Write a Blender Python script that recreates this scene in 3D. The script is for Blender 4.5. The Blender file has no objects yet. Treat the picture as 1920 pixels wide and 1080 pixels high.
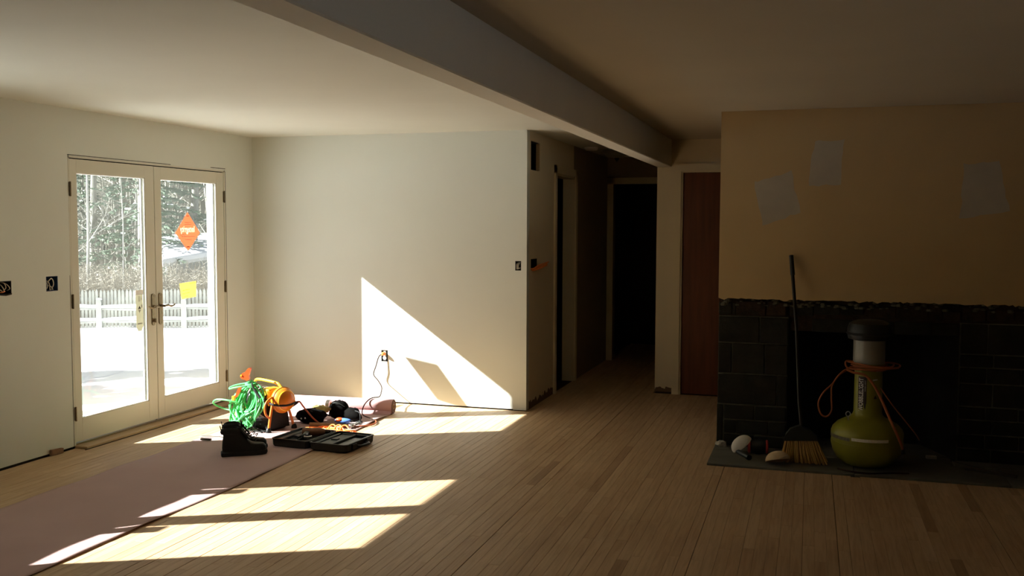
import bpy, math, random
from mathutils import Vector, Matrix

# ------------------------------------------------------------------ camera, world, sun, exposure
C = bpy.context.scene.collection
SC = bpy.context.scene
cd = bpy.data.cameras.new('camera'); cam = bpy.data.objects.new('camera', cd); C.objects.link(cam)
cd.sensor_width = 36.0; cd.sensor_fit = 'HORIZONTAL'; cd.lens = 1802.38 / 1920 * 36.0
cd.clip_start = 0.05; cd.clip_end = 600
YAW, PITCH, ROLL, CAMZ = -0.3011, 0.0639, 0.0031, 1.6069
fw = Vector((math.sin(YAW)*math.cos(PITCH), math.cos(YAW)*math.cos(PITCH), -math.sin(PITCH)))
rt = Vector((math.cos(YAW), -math.sin(YAW), 0)); up = rt.cross(fw)
r2 = rt*math.cos(ROLL) + up*math.sin(ROLL); u2 = -rt*math.sin(ROLL) + up*math.cos(ROLL)
M3 = Matrix((r2, u2, -fw)).transposed().to_4x4(); M3.translation = (0, 0, CAMZ)
cam.matrix_world = M3; SC.camera = cam

w = bpy.data.worlds.new('world'); SC.world = w; w.use_nodes = True
wn = w.node_tree.nodes; wl = w.node_tree.links
sky = wn.new('ShaderNodeTexSky'); sky.sky_type = 'NISHITA'; sky.sun_disc = False
sky.sun_elevation = math.radians(32.3); sky.sun_rotation = math.radians(242.8)
sky.air_density = 1.0; sky.dust_density = 1.2; sky.ozone_density = 1.0
wl.new(sky.outputs[0], wn['Background'].inputs[0]); wn['Background'].inputs[1].default_value = 0.11

SUN_DIR = Vector((1.0, 0.515, -0.712))
sd = bpy.data.lights.new('sun', 'SUN'); sun = bpy.data.objects.new('sun', sd); C.objects.link(sun)
sd.energy = 26.0; sd.color = (1.0, 0.99, 0.965); sd.angle = math.radians(0.53)
sun.rotation_euler = SUN_DIR.to_track_quat('-Z', 'Y').to_euler()
sun.location = (-30, -10, 25)

SC.view_settings.view_transform = 'Standard'; SC.view_settings.look = 'None'
SC.view_settings.gamma = 1.0; SC.view_settings.use_curve_mapping = False
SC.view_settings.exposure = 0.12
cy = SC.cycles
cy.max_bounces = 10; cy.diffuse_bounces = 7; cy.glossy_bounces = 4; cy.transmission_bounces = 6; cy.transparent_max_bounces = 12
cy.sample_clamp_indirect = 8.0; cy.caustics_reflective = False; cy.caustics_refractive = False

# ------------------------------------------------------------------ helpers
RND = random.Random(7)

class MB:
    def __init__(s): s.v = []; s.f = []; s.mi = []; s.m = 0
    def add(s, vs, fs):
        o = len(s.v); s.v += [tuple(p) for p in vs]
        for f in fs: s.f.append(tuple(i+o for i in f)); s.mi.append(s.m)
        return s
    def box(s, x0, x1, y0, y1, z0, z1):
        return s.add([(x0,y0,z0),(x1,y0,z0),(x1,y1,z0),(x0,y1,z0),(x0,y0,z1),(x1,y0,z1),(x1,y1,z1),(x0,y1,z1)],
                     [(0,3,2,1),(4,5,6,7),(0,1,5,4),(1,2,6,5),(2,3,7,6),(3,0,4,7)])
    def rbox(s, x0, x1, y0, y1, z0, z1, b):
        """box whose edges are chamfered by b"""
        vs = []; idx = {}
        for ix, x in enumerate((x0, x1)):
            for iy, y in enumerate((y0, y1)):
                for iz, z in enumerate((z0, z1)):
                    sx, sy, sz = (1 if not ix else -1), (1 if not iy else -1), (1 if not iz else -1)
                    idx[ix,iy,iz,0] = len(vs); vs.append((x, y+sy*b, z+sz*b))
                    idx[ix,iy,iz,1] = len(vs); vs.append((x+sx*b, y, z+sz*b))
                    idx[ix,iy,iz,2] = len(vs); vs.append((x+sx*b, y+sy*b, z))
        fs = []
        for ix in (0,1): fs.append([idx[ix,a,c,0] for a,c in ((0,0),(1,0),(1,1),(0,1))])
        for iy in (0,1): fs.append([idx[a,iy,c,1] for a,c in ((0,0),(1,0),(1,1),(0,1))])
        for iz in (0,1): fs.append([idx[a,c,iz,2] for a,c in ((0,0),(1,0),(1,1),(0,1))])
        for a in (0,1):
            for c in (0,1):
                fs.append([idx[a,c,0,0], idx[a,c,1,0], idx[a,c,1,1], idx[a,c,0,1]])
                fs.append([idx[a,0,c,0], idx[a,1,c,0], idx[a,1,c,2], idx[a,0,c,2]])
                fs.append([idx[0,a,c,1], idx[1,a,c,1], idx[1,a,c,2], idx[0,a,c,2]])
                for d in (0,1): fs.append([idx[a,c,d,k] for k in (0,1,2)])
        return s.add(vs, fs)
    def tube(s, pts, r, n=8, closed=False, cap=True):
        pts = [Vector(p) for p in pts]; N = len(pts)
        rad = r if isinstance(r, (list, tuple)) else [r]*N
        vs = []; ref = None
        for i, p in enumerate(pts):
            if closed: t = pts[(i+1) % N] - pts[i-1]
            else: t = pts[min(i+1, N-1)] - pts[max(i-1, 0)]
            if t.length < 1e-9: t = Vector((0,0,1))
            t.normalize()
            if ref is None:
                ref = Vector((0,0,1)) if abs(t.z) < .9 else Vector((1,0,0))
            a = (ref - t*ref.dot(t))
            if a.length < 1e-6: a = t.orthogonal()
            a.normalize(); b = t.cross(a); ref = a
            for k in range(n):
                q = 2*math.pi*k/n; vs.append(p + (a*math.cos(q) + b*math.sin(q))*rad[i])
        fs = []
        for i in range(N if closed else N-1):
            j = (i+1) % N
            for k in range(n):
                l = (k+1) % n; fs.append((i*n+k, i*n+l, j*n+l, j*n+k))
        if cap and not closed:
            fs.append(tuple(range(n-1, -1, -1))); fs.append(tuple((N-1)*n+k for k in range(n)))
        return s.add(vs, fs)
    def lathe(s, prof, n=32, axis='Z', c=(0,0,0), capb=True, capt=True):
        vs = []
        for (r, z) in prof:
            for k in range(n):
                q = 2*math.pi*k/n; x, y = r*math.cos(q), r*math.sin(q)
                p = (x, y, z) if axis == 'Z' else ((z, x, y) if axis == 'X' else (y, z, x))
                vs.append((p[0]+c[0], p[1]+c[1], p[2]+c[2]))
        fs = []
        for i in range(len(prof)-1):
            for k in range(n):
                l = (k+1) % n; fs.append((i*n+k, i*n+l, (i+1)*n+l, (i+1)*n+k))
        if capb: fs.append(tuple(range(n-1, -1, -1)))
        if capt: fs.append(tuple((len(prof)-1)*n+k for k in range(n)))
        return s.add(vs, fs)
    def loft(s, rings, cap=True):
        n = len(rings[0]); vs = [p for r in rings for p in r]; fs = []
        for i in range(len(rings)-1):
            for k in range(n):
                l = (k+1) % n; fs.append((i*n+k, i*n+l, (i+1)*n+l, (i+1)*n+k))
        if cap: fs.append(tuple(range(n-1,-1,-1))); fs.append(tuple((len(rings)-1)*n+k for k in range(n)))
        return s.add(vs, fs)
    def prism(s, poly, axis, a0, a1):
        """extrude a 2D outline along an axis ('X': outline is y,z; 'Y': x,z; 'Z': x,y)"""
        def P(u, v, a): return (a,u,v) if axis == 'X' else ((u,a,v) if axis == 'Y' else (u,v,a))
        n = len(poly); vs = [P(u,v,a0) for u,v in poly] + [P(u,v,a1) for u,v in poly]
        fs = [tuple(range(n-1,-1,-1)), tuple(range(n,2*n))] + [(k,(k+1)%n,n+(k+1)%n,n+k) for k in range(n)]
        return s.add(vs, fs)
    def ball(s, c, rx, ry, rz, nu=14, nv=9):
        rings = []
        for i in range(1, nv):
            a = math.pi*i/nv - math.pi/2
            rings.append([(c[0]+rx*math.cos(a)*math.cos(2*math.pi*k/nu), c[1]+ry*math.cos(a)*math.sin(2*math.pi*k/nu), c[2]+rz*math.sin(a)) for k in range(nu)])
        return s.loft(rings)
    def panel(s, axis, u0, u1, v0, v1, a0, a1, holes=()):
        """slab with rectangular holes; axis 'X': u=y,v=z ; 'Y': u=x,v=z"""
        us = sorted({u0,u1,*[h[0] for h in holes],*[h[1] for h in holes]}); us = [u for u in us if u0 <= u <= u1]
        vv = sorted({v0,v1,*[h[2] for h in holes],*[h[3] for h in holes]}); vv = [q for q in vv if v0 <= q <= v1]
        def solid(i, j):
            if i < 0 or j < 0 or i >= len(us)-1 or j >= len(vv)-1: return False
            cu, cv = (us[i]+us[i+1])/2, (vv[j]+vv[j+1])/2
            return not any(h[0] < cu < h[1] and h[2] < cv < h[3] for h in holes)
        def P(u, q, a): return (a,u,q) if axis == 'X' else (u,a,q)
        for i in range(len(us)-1):
            for j in range(len(vv)-1):
                if not solid(i, j): continue
                A, B, c, d = us[i], us[i+1], vv[j], vv[j+1]
                s.add([P(A,c,a0),P(B,c,a0),P(B,d,a0),P(A,d,a0)], [(0,1,2,3)])
                s.add([P(A,c,a1),P(B,c,a1),P(B,d,a1),P(A,d,a1)], [(0,1,2,3)])
                if not solid(i-1,j): s.add([P(A,c,a0),P(A,d,a0),P(A,d,a1),P(A,c,a1)], [(0,1,2,3)])
                if not solid(i+1,j): s.add([P(B,c,a0),P(B,d,a0),P(B,d,a1),P(B,c,a1)], [(0,1,2,3)])
                if not solid(i,j-1): s.add([P(A,c,a0),P(B,c,a0),P(B,c,a1),P(A,c,a1)], [(0,1,2,3)])
                if not solid(i,j+1): s.add([P(A,d,a0),P(B,d,a0),P(B,d,a1),P(A,d,a1)], [(0,1,2,3)])
        return s
    def rot(s, M, start=0):
        M = M if isinstance(M, Matrix) else M
        for i in range(start, len(s.v)): s.v[i] = tuple(M @ Vector(s.v[i]))
        return s

def make_mesh(name, mb, mats, smooth=False, recalc=True):
    me = bpy.data.meshes.new(name); me.from_pydata(mb.v, [], mb.f)
    mats = mats if isinstance(mats, (list, tuple)) else [mats]
    for m in mats: me.materials.append(m)
    if len(mats) > 1: me.polygons.foreach_set('material_index', mb.mi)
    if recalc:
        import bmesh
        b = bmesh.new(); b.from_mesh(me); bmesh.ops.remove_doubles(b, verts=b.verts, dist=1e-6)
        bmesh.ops.recalc_face_normals(b, faces=b.faces); b.to_mesh(me); b.free()
    if smooth:
        me.polygons.foreach_set('use_smooth', [True]*len(me.polygons))
        me.set_sharp_from_angle(angle=math.radians(smooth if smooth is not True else 40))
    return me

def obj(name, mb, mats, parent=None, smooth=False, loc=None, rot=None, recalc=True):
    me = mb if isinstance(mb, bpy.types.Mesh) else make_mesh(name, mb, mats, smooth, recalc)
    o = bpy.data.objects.new(name, me); C.objects.link(o)
    if parent is not None: o.parent = parent
    if loc: o.location = loc
    if rot: o.rotation_euler = rot
    return o
def tag(o, label=None, cat=None, group=None, kind=None):
    if label: o['label'] = label
    if cat: o['category'] = cat
    if group: o['group'] = group
    if kind: o['kind'] = kind
    return o
def thing(name, label, cat, loc=(0,0,0), rz=0, group=None, kind=None):
    o = bpy.data.objects.new(name, None); C.objects.link(o); o.empty_display_size = .05
    o.location = loc; o.rotation_euler = (0,0,rz)
    return tag(o, label, cat, group, kind)
def curve(pts, sub=8, closed=False):
    P = [Vector(p) for p in pts]; n = len(P); out = []
    for i in range(n if closed else n-1):
        if closed: a,b,c,d = P[i-1],P[i],P[(i+1)%n],P[(i+2)%n]
        else: a,b,c,d = P[max(i-1,0)],P[i],P[i+1],P[min(i+2,n-1)]
        for k in range(sub):
            t = k/sub
            out.append(.5*((2*b)+(c-a)*t+(2*a-5*b+4*c-d)*t*t+(3*b-a-3*c+d)*t**3))
    if not closed: out.append(P[-1])
    return out
def text_mesh(body, size, offset=0.0):
    cu = bpy.data.curves.new('lettering', 'FONT'); cu.body = body; cu.size = size
    cu.align_x = 'CENTER'; cu.align_y = 'CENTER'; cu.offset = offset; cu.resolution_u = 3
    o = bpy.data.objects.new('lettering', cu); C.objects.link(o)
    dg = bpy.context.evaluated_depsgraph_get(); dg.update()
    me = bpy.data.meshes.new_from_object(o.evaluated_get(dg))
    bpy.data.objects.remove(o); bpy.data.curves.remove(cu)
    return [tuple(v.co) for v in me.vertices], [tuple(p.vertices) for p in me.polygons]

# ------------------------------------------------------------------ materials
def mat(name, col, rough=.6, metal=0., var=0., scale=8., bump=0., bscale=60., col2=None, spec=.5, stretch=None, alpha=None):
    m = bpy.data.materials.new(name); m.use_nodes = True
    nt = m.node_tree; N = nt.nodes; L = nt.links; b = N['Principled BSDF']
    b.inputs['Base Color'].default_value = (*col, 1); b.inputs['Roughness'].default_value = rough
    b.inputs['Metallic'].default_value = metal; b.inputs['Specular IOR Level'].default_value = spec
    co = None
    if var or bump:
        g = N.new('ShaderNodeNewGeometry'); co = g.outputs['Position']
        if stretch:
            mp = N.new('ShaderNodeMapping'); mp.inputs['Scale'].default_value = stretch; L.new(co, mp.inputs[0]); co = mp.outputs[0]
    if var:
        n = N.new('ShaderNodeTexNoise'); n.inputs['Scale'].default_value = scale; n.inputs['Detail'].default_value = 5
        L.new(co, n.inputs['Vector'])
        r = N.new('ShaderNodeValToRGB'); r.color_ramp.elements[0].position = .3; r.color_ramp.elements[1].position = .7
        c2 = col2 or tuple(c*(1-var) for c in col)
        r.color_ramp.elements[0].color = (*c2, 1); r.color_ramp.elements[1].color = (*col, 1)
        L.new(n.outputs['Fac'], r.inputs[0]); L.new(r.outputs[0], b.inputs['Base Color'])
    if bump:
        n = N.new('ShaderNodeTexNoise'); n.inputs['Scale'].default_value = bscale; n.inputs['Detail'].default_value = 4
        L.new(co, n.inputs['Vector'])
        bp = N.new('ShaderNodeBump'); bp.inputs['Strength'].default_value = bump; bp.inputs['Distance'].default_value = .01
        L.new(n.outputs['Fac'], bp.inputs['Height']); L.new(bp.outputs[0], b.inputs['Normal'])
    return m

def wood_floor_mat():
    m = bpy.data.materials.new('sanded_oak'); m.use_nodes = True
    nt = m.node_tree; N = nt.nodes; L = nt.links; b = N['Principled BSDF']
    at = N.new('ShaderNodeAttribute'); at.attribute_name = 'tone'
    g = N.new('ShaderNodeNewGeometry')
    off = N.new('ShaderNodeVectorMath'); off.operation = 'MULTIPLY_ADD'
    cmb = N.new('ShaderNodeCombineXYZ'); L.new(at.outputs['Fac'], cmb.inputs[0]); L.new(at.outputs['Fac'], cmb.inputs[1])
    L.new(cmb.outputs[0], off.inputs[0]); off.inputs[1].default_value = (37.0, 91.0, 0); L.new(g.outputs['Position'], off.inputs[2])
    mp = N.new('ShaderNodeMapping'); mp.inputs['Scale'].default_value = (55, 3.2, 1); L.new(off.outputs[0], mp.inputs[0])
    n = N.new('ShaderNodeTexNoise'); n.inputs['Scale'].default_value = 1.0; n.inputs['Detail'].default_value = 6; n.inputs['Distortion'].default_value = .8
    L.new(mp.outputs[0], n.inputs['Vector'])
    rc = N.new('ShaderNodeValToRGB'); e = rc.color_ramp.elements
    e[0].position = 0; e[0].color = (.36, .225, .122, 1); e[1].position = 1; e[1].color = (.62, .45, .278, 1)
    x = rc.color_ramp.elements.new(.18); x.color = (.50, .335, .192, 1)
    x = rc.color_ramp.elements.new(.6); x.color = (.56, .39, .23, 1)
    L.new(at.outputs['Fac'], rc.inputs[0])
    rg = N.new('ShaderNodeValToRGB'); rg.color_ramp.elements[0].position = .32; rg.color_ramp.elements[0].color = (.84,.81,.78,1)
    rg.color_ramp.elements[1].position = .6; rg.color_ramp.elements[1].color = (1.04,1.03,1.02,1)
    L.new(n.outputs['Fac'], rg.inputs[0])
    big = N.new('ShaderNodeTexNoise'); big.inputs['Scale'].default_value = .9; big.inputs['Detail'].default_value = 3; L.new(g.outputs['Position'], big.inputs['Vector'])
    rb = N.new('ShaderNodeValToRGB'); rb.color_ramp.elements[0].position = .35; rb.color_ramp.elements[0].color = (.88,.86,.84,1)
    rb.color_ramp.elements[1].position = .65; rb.color_ramp.elements[1].color = (1.04,1.04,1.04,1); L.new(big.outputs['Fac'], rb.inputs[0])
    m1 = N.new('ShaderNodeMix'); m1.data_type = 'RGBA'; m1.blend_type = 'MULTIPLY'; m1.inputs[0].default_value = 1
    L.new(rc.outputs[0], m1.inputs[6]); L.new(rg.outputs[0], m1.inputs[7])
    m2 = N.new('ShaderNodeMix'); m2.data_type = 'RGBA'; m2.blend_type = 'MULTIPLY'; m2.inputs[0].default_value = 1
    L.new(m1.outputs[2], m2.inputs[6]); L.new(rb.outputs[0], m2.inputs[7])
    L.new(m2.outputs[2], b.inputs['Base Color']); b.inputs['Roughness'].default_value = .55; b.inputs['Specular IOR Level'].default_value = .35
    bp = N.new('ShaderNodeBump'); bp.inputs['Strength'].default_value = .08; bp.inputs['Distance'].default_value = .004
    L.new(n.outputs['Fac'], bp.inputs['Height']); L.new(bp.outputs[0], b.inputs['Normal'])
    return m

def glass_mat():
    m = bpy.data.materials.new('window_glass'); m.use_nodes = True
    nt = m.node_tree; N = nt.nodes; L = nt.links; N.remove(N['Principled BSDF']); out = N['Material Output']
    tr = N.new('ShaderNodeBsdfTransparent'); tr.inputs[0].default_value = (.97, .985, .975, 1)
    gl = N.new('ShaderNodeBsdfGlossy'); gl.inputs['Roughness'].default_value = .02
    lw = N.new('ShaderNodeLayerWeight'); lw.inputs[0].default_value = .5     # plain facing ratio, the same from both sides of the pane
    pw = N.new('ShaderNodeMath'); pw.operation = 'POWER'; L.new(lw.outputs['Facing'], pw.inputs[0]); pw.inputs[1].default_value = 5
    ma = N.new('ShaderNodeMath'); ma.operation = 'MULTIPLY_ADD'; L.new(pw.outputs[0], ma.inputs[0]); ma.inputs[1].default_value = .9; ma.inputs[2].default_value = .03
    mx = N.new('ShaderNodeMixShader'); L.new(ma.outputs[0], mx.inputs[0]); L.new(tr.outputs[0], mx.inputs[1]); L.new(gl.outputs[0], mx.inputs[2])
    tl = N.new('ShaderNodeBsdfTranslucent'); tl.inputs[0].default_value = (.9, .92, .88, 1)
    n = N.new('ShaderNodeTexNoise'); n.inputs['Scale'].default_value = 5
    mm = N.new('ShaderNodeMath'); mm.operation = 'MULTIPLY'; L.new(n.outputs['Fac'], mm.inputs[0]); mm.inputs[1].default_value = .017   # dusty film on the pane
    m2 = N.new('ShaderNodeMixShader'); L.new(mm.outputs[0], m2.inputs[0]); L.new(mx.outputs[0], m2.inputs[1]); L.new(tl.outputs[0], m2.inputs[2])
    L.new(m2.outputs[0], out.inputs[0]); return m

def film_mat(name, col, tl=.5):
    m = bpy.data.materials.new(name); m.use_nodes = True
    nt = m.node_tree; N = nt.nodes; L = nt.links; N.remove(N['Principled BSDF']); out = N['Material Output']
    d = N.new('ShaderNodeBsdfDiffuse'); d.inputs[0].default_value = (*col, 1)
    t = N.new('ShaderNodeBsdfTranslucent'); t.inputs[0].default_value = (*col, 1)
    mx = N.new('ShaderNodeMixShader'); mx.inputs[0].default_value = tl
    L.new(d.outputs[0], mx.inputs[1]); L.new(t.outputs[0], mx.inputs[2]); L.new(mx.outputs[0], out.inputs[0]); return m

def scar_wall_mat():
    """painted wall with a torn, bare strip along the floor where the old skirting came off"""
    m = mat('hall_paint', (.80, .70, .50), .8, var=.05, scale=2, bump=.05, bscale=150)
    nt = m.node_tree; N = nt.nodes; L = nt.links; b = N['Principled BSDF']
    src = b.inputs['Base Color'].links[0].from_socket
    g = N.new('ShaderNodeNewGeometry'); sp = N.new('ShaderNodeSeparateXYZ'); L.new(g.outputs['Position'], sp.inputs[0])
    n = N.new('ShaderNodeTexNoise'); n.inputs['Scale'].default_value = 14; n.inputs['Detail'].default_value = 6; L.new(g.outputs['Position'], n.inputs['Vector'])
    a = N.new('ShaderNodeMath'); a.operation = 'MULTIPLY_ADD'; L.new(n.outputs['Fac'], a.inputs[0]); a.inputs[1].default_value = -.16; a.inputs[2].default_value = .145
    c = N.new('ShaderNodeMath'); c.operation = 'LESS_THAN'; L.new(sp.outputs[2], c.inputs[0]); L.new(a.outputs[0], c.inputs[1])
    mx = N.new('ShaderNodeMix'); mx.data_type = 'RGBA'; L.new(c.outputs[0], mx.inputs[0]); L.new(src, mx.inputs[6]); mx.inputs[7].default_value = (.16, .10, .055, 1)
    L.new(mx.outputs[2], b.inputs['Base Color']); return m

M = dict(
 wall=mat('wall_paint', (.73,.76,.70), .75, var=.04, scale=1.5, bump=.06, bscale=160),
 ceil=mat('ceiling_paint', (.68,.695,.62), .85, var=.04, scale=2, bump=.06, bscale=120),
 ceil2=mat('brown_ceiling_paint', (.54,.49,.38), .85, var=.05, scale=2, bump=.06, bscale=120),  # darker, browner ceiling colour right of the beam
 beam=mat('beam_drywall', (.84,.83,.74), .85, var=.05, scale=2.5, bump=.04, bscale=120),
 hall=scar_wall_mat(), hall_shade=mat('shaded_hall_paint', (.34,.27,.17), .8, var=.06, scale=2),  # second hall paint darkened to deepen the shade at the far end
 dark_core=mat('dark_gap', (.035,.025,.018), .9),
 sub=mat('subfloor', (.10,.055,.03), .9),
 oak=wood_floor_mat(),
 door=mat('door_paint', (.70,.685,.58), .5, var=.04, scale=3),
 bead=mat('white_bead', (.9,.9,.88), .4),
 glass=glass_mat(),
 bronze=mat('antique_brass', (.30,.24,.15), .38, .9, var=.25, scale=60),
 darkmetal=mat('dark_metal', (.08,.065,.05), .4, .8),
 steel=mat('steel', (.62,.62,.62), .28, 1.),
 sill=mat('oak_sill', (.50,.34,.19), .5, var=.2, scale=6, stretch=(30,3,30)),
 reddoor=mat('mahogany_door', (.20,.055,.02), .4, var=.45, scale=2.2, stretch=(9,9,.7)),
 casing=mat('casing_paint', (.80,.70,.48), .5, var=.05, scale=4),
 tan=mat('old_tan_paint', (.70,.52,.27), .8, var=.1, scale=1.6, bump=.05, bscale=140),
 low_bounce=mat('low_bounce_dark', (.22,.15,.09), .6, var=.3, scale=3, stretch=(12,12,1)),  # made-up dark finish on unseen walls, lowers bounced light
 compound=mat('joint_compound', (.62,.57,.47), .9, var=.12, scale=7),
 brick=mat('sooty_brick', (.018,.018,.010), .9, var=.45, scale=14, bump=.5, bscale=60),
 brick2=mat('sooty_block', (.024,.023,.013), .9, var=.5, scale=9, bump=.5, bscale=50, col2=(.010,.009,.005)),
 brickred=mat('broken_red_brick', (.05,.028,.013), .95, var=.6, scale=22, bump=.9, bscale=40, col2=(.014,.009,.005)),
 mortar=mat('mortar', (.15,.145,.10), .95, var=.4, scale=20, bump=.4, bscale=80),
 near_black=mat('near_black', (.004,.004,.003), .95, var=.4, scale=8),  # sooty firebox lining, also the near-black inside wall holes
 slate=mat('slate', (.14,.14,.115), .6, var=.35, scale=5, bump=.25, bscale=25),
 paper=mat('rosin_paper', (.48,.325,.30), .85, var=.07, scale=3.0, bump=.06, bscale=14),
 rollpaper=mat('rosin_paper_roll', (.60,.35,.345), .85, var=.05, scale=3.0),
 paperend=mat('paper_end', (.20,.10,.075), .9, var=.3, scale=80),
 black=mat('black_plastic', (.010,.011,.010), .45, spec=.35),
 leather=mat('black_leather', (.010,.010,.009), .6, var=.3, scale=30, bump=.25, bscale=90, spec=.3),
 rubber=mat('black_rubber', (.012,.012,.012), .8),
 tray=mat('tray_plastic', (.028,.032,.028), .5),
 paperw=mat('white_label', (.7,.7,.68), .6),
 greenhose=mat('green_hose', (.10,.55,.17), .38),
 orange=mat('orange_tube_paint', (.66,.17,.015), .38),
 yellow=mat('yellow_paint', (.86,.50,.03), .38),
 red=mat('red_orange_plastic', (.82,.10,.02), .35),
 dullcord=mat('dull_orange_cord', (.36,.10,.025), .55),  # darker copy of the orange cord colour
 shadecord=mat('shaded_orange_cord', (.035,.016,.009), .7, spec=.15),  # orange cord with its backlit shade put into the colour
 dimcord=mat('dimmed_orange_cord', (.34,.085,.03), .55, spec=.3),  # same orange cord, its shade mixed in as red brown
 cord=mat('orange_cord', (.88,.28,.06), .45),
 whitecord=mat('white_cord', (.8,.8,.78), .45),
 drillbrown=mat('brown_tool_body', (.26,.11,.045), .5, var=.2, scale=30),
 woodh=mat('hammer_wood', (.50,.28,.12), .5, var=.3, scale=8, stretch=(4,30,30)),
 blue=mat('blue_plastic', (.10,.22,.62), .35),
 boxblue=mat('blue_box_plastic', (.02,.05,.12), .5),
 copper=mat('paper_sheathed_wire', (.62,.58,.48), .6),
 olive=mat('olive_plastic', (.30,.30,.025), .42, var=.15, scale=8),
 tape=mat('reflective_tape', (.92,.92,.80), .5, var=.5, scale=110, col2=(.72,.72,.58)),
 tapedull=mat('worn_tape', (.22,.2,.12), .5, var=.5, scale=70),
 diffuser=mat('frosted_lens', (.34,.34,.29), .3, var=.1, scale=20),
 straw=mat('broom_straw', (.62,.38,.11), .7, var=.35, scale=60, stretch=(1,1,.05)),
 broomcap=mat('broom_cap', (.010,.014,.009), .5),
 mask=mat('dust_mask', (.78,.74,.66), .85, var=.1, scale=30),
 mask2=mat('tan_dust_mask', (.62,.47,.28), .85, var=.15, scale=30),
 plasterw=mat('plaster_chunk', (.50,.47,.40), .95, var=.3, scale=30, bump=.4),
 redgrip=mat('red_grip', (.55,.05,.05), .45),
 film=film_mat('orange_film', (.96,.36,.22), .55),
 ink=film_mat('cream_ink', (.95,.86,.66), .62),
 darkink=mat('dark_ink', (.03,.02,.02), .6),
 note=film_mat('yellow_note', (.95,.83,.28), .6),
 noteink=film_mat('note_ink', (.36,.28,.03), .3),
 tagpaper=film_mat('tag_paper', (.62,.61,.50), .35),
 taggrey=mat('tag_grey', (.45,.45,.40), .6),
 bag=mat('black_nylon', (.005,.0045,.004), .85, var=.3, scale=25, bump=.3, bscale=30, spec=.06),
 cloth=mat('dull_yellow_cloth', (.50,.42,.14), .9, var=.3, scale=20, bump=.3),
 snow=mat('snow', (.92,.93,.95), .7, bump=.25, bscale=3),
 picket=mat('weathered_picket', (.25,.26,.235), .8, var=.2, scale=4),
 bark=mat('grey_bark', (.30,.30,.26), .9, var=.4, scale=4, stretch=(6,6,1)),
 birch=mat('pale_bark', (.40,.40,.36), .8, var=.3, scale=5),
 twig=mat('twigs', (.30,.30,.25), .9, var=.35, scale=.5),
 brush=mat('dry_brush', (.40,.37,.30), .9, var=.3, scale=.8),
 pine=mat('pine_needles', (.15,.215,.15), .85, var=.4, scale=1.2),
 siding=mat('garage_siding', (.30,.32,.31), .8, var=.1, scale=1.5),
 fascia=mat('garage_fascia', (.7,.7,.68), .6),
)

XW, YF, H = -5.034, 7.958, 2.432      # left wall face, far wall face, ceiling
XH, YP = -2.339, 9.23                 # hall wall face, back wall face
XB0, XB1, ZB = -1.416, -1.281, 2.176  # beam
YE = 11.36                            # end of the hall

# ------------------------------------------------------------------ room shell
DOOR = (5.60, 7.515, 0.0, 2.10); WIN = (2.68, 4.22, 1.06, 2.19)
BOX1 = (4.955, 5.068, 1.150, 1.240); BOX2 = (5.370, 5.478, 1.148, 1.252)
wall = MB().panel('X', -2.0, 8.10, .016, H, XW, XW-.13, [DOOR, WIN, BOX1, BOX2])
wl_ = tag(obj('wall_left', wall, M['wall']), 'cream painted wall with the glazed double doors in it', 'wall', kind='structure')
core = MB().panel('X', -2.0, 13.2, -.05, H, XW-.105, XW-.11, [(5.55,7.56,-.1,2.15), (2.6,4.3,1.0,2.25), BOX1, BOX2])
core.box(XW-.105, XW-.012, -2, DOOR[0], -.05, .03).box(XW-.105, XW-.012, DOOR[1], 8.1, -.05, .03)
obj('wall_core', core, M['dark_core'], wl_)
sh = MB().panel('X', -2.2, 13.3, -.6, 2.7, XW-.132, XW-.17, [DOOR, WIN])
obj('sheathing', sh, M['casing'], wl_)
OUT = (-3.716, -3.652, .376, .482); SW = (-2.443, -2.390, 1.226, 1.309)
wf = MB().panel('Y', XW, XH-.12, .012, H, YF, YF+.11, [OUT])
wf.box(XW, XH-.02, YF+.012, YF+.1, -.02, .03)
wall_far = tag(obj('wall_far', MB().panel('Y', XW, XH-.12, .012, H, YF, YF+.11, [OUT]), M['wall']), 'cream painted far wall with the sun patch and outlet', 'wall', kind='structure')
obj('wall_core', MB().box(XW, XH-.02, YF+.012, YF+.1, -.03, .03), M['dark_core'], wall_far)
HDOOR = (8.93, 9.70, -.1, 2.11); VENT = (8.075, 8.372, 2.10, 2.352); HBOX = (8.085, 8.285, 1.222, 1.322)
wh = MB().panel('X', YF+.076, 9.66, .0, H, XH, XH-.12, [HDOOR, VENT, HBOX])
# the short end of that wall continues the far wall, with the switch box cut into it
wall_hall = tag(obj('wall_hall', wh, M['hall']), 'shadowed hall side wall beyond the corner with vent hole', 'wall', kind='structure')
obj('wall_end_panel', MB().panel('Y', XH-.12, XH, .006, H, YF, YF+.078, [SW]), M['wall'], wall_hall)
obj('inner_wall_panel', MB().panel('X', 9.66, YE, .0, H, XH, XH-.12, [HDOOR]), M['hall_shade'], wall_hall)
tag(obj('wall_hall_end', MB().panel('Y', XH, -1.2, 0, H, YE, YE+.12, [(-2.262,-1.47,-.1,2.115)]), M['hall_shade']), 'dark end wall of the hall with an open doorway', 'wall', kind='structure')
wb = MB().panel('Y', XB0, -.4, .018, H, YP, YP+.12, [(-1.178,-.41,-.1,2.128)]).box(-.4, 3.2, YP, YP+.12, 0, H).box(XB0, XB0+.12, YP+.12, YE, .0, H)
wall_back = tag(obj('wall_back', wb, M['hall']), 'wall stub and back wall around the red brown door', 'wall', kind='structure')
obj('wall_core', MB().box(XB0+.006, -1.25, YP+.004, YP+.1, 0, .03), M['dark_core'], wall_back)
WIN2 = (.6, 1.65, 1.0, 2.1)
shell = MB().panel('X', -2.1, 13.3, -.3, 2.7, 3.2, 3.35, [WIN2])
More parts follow.
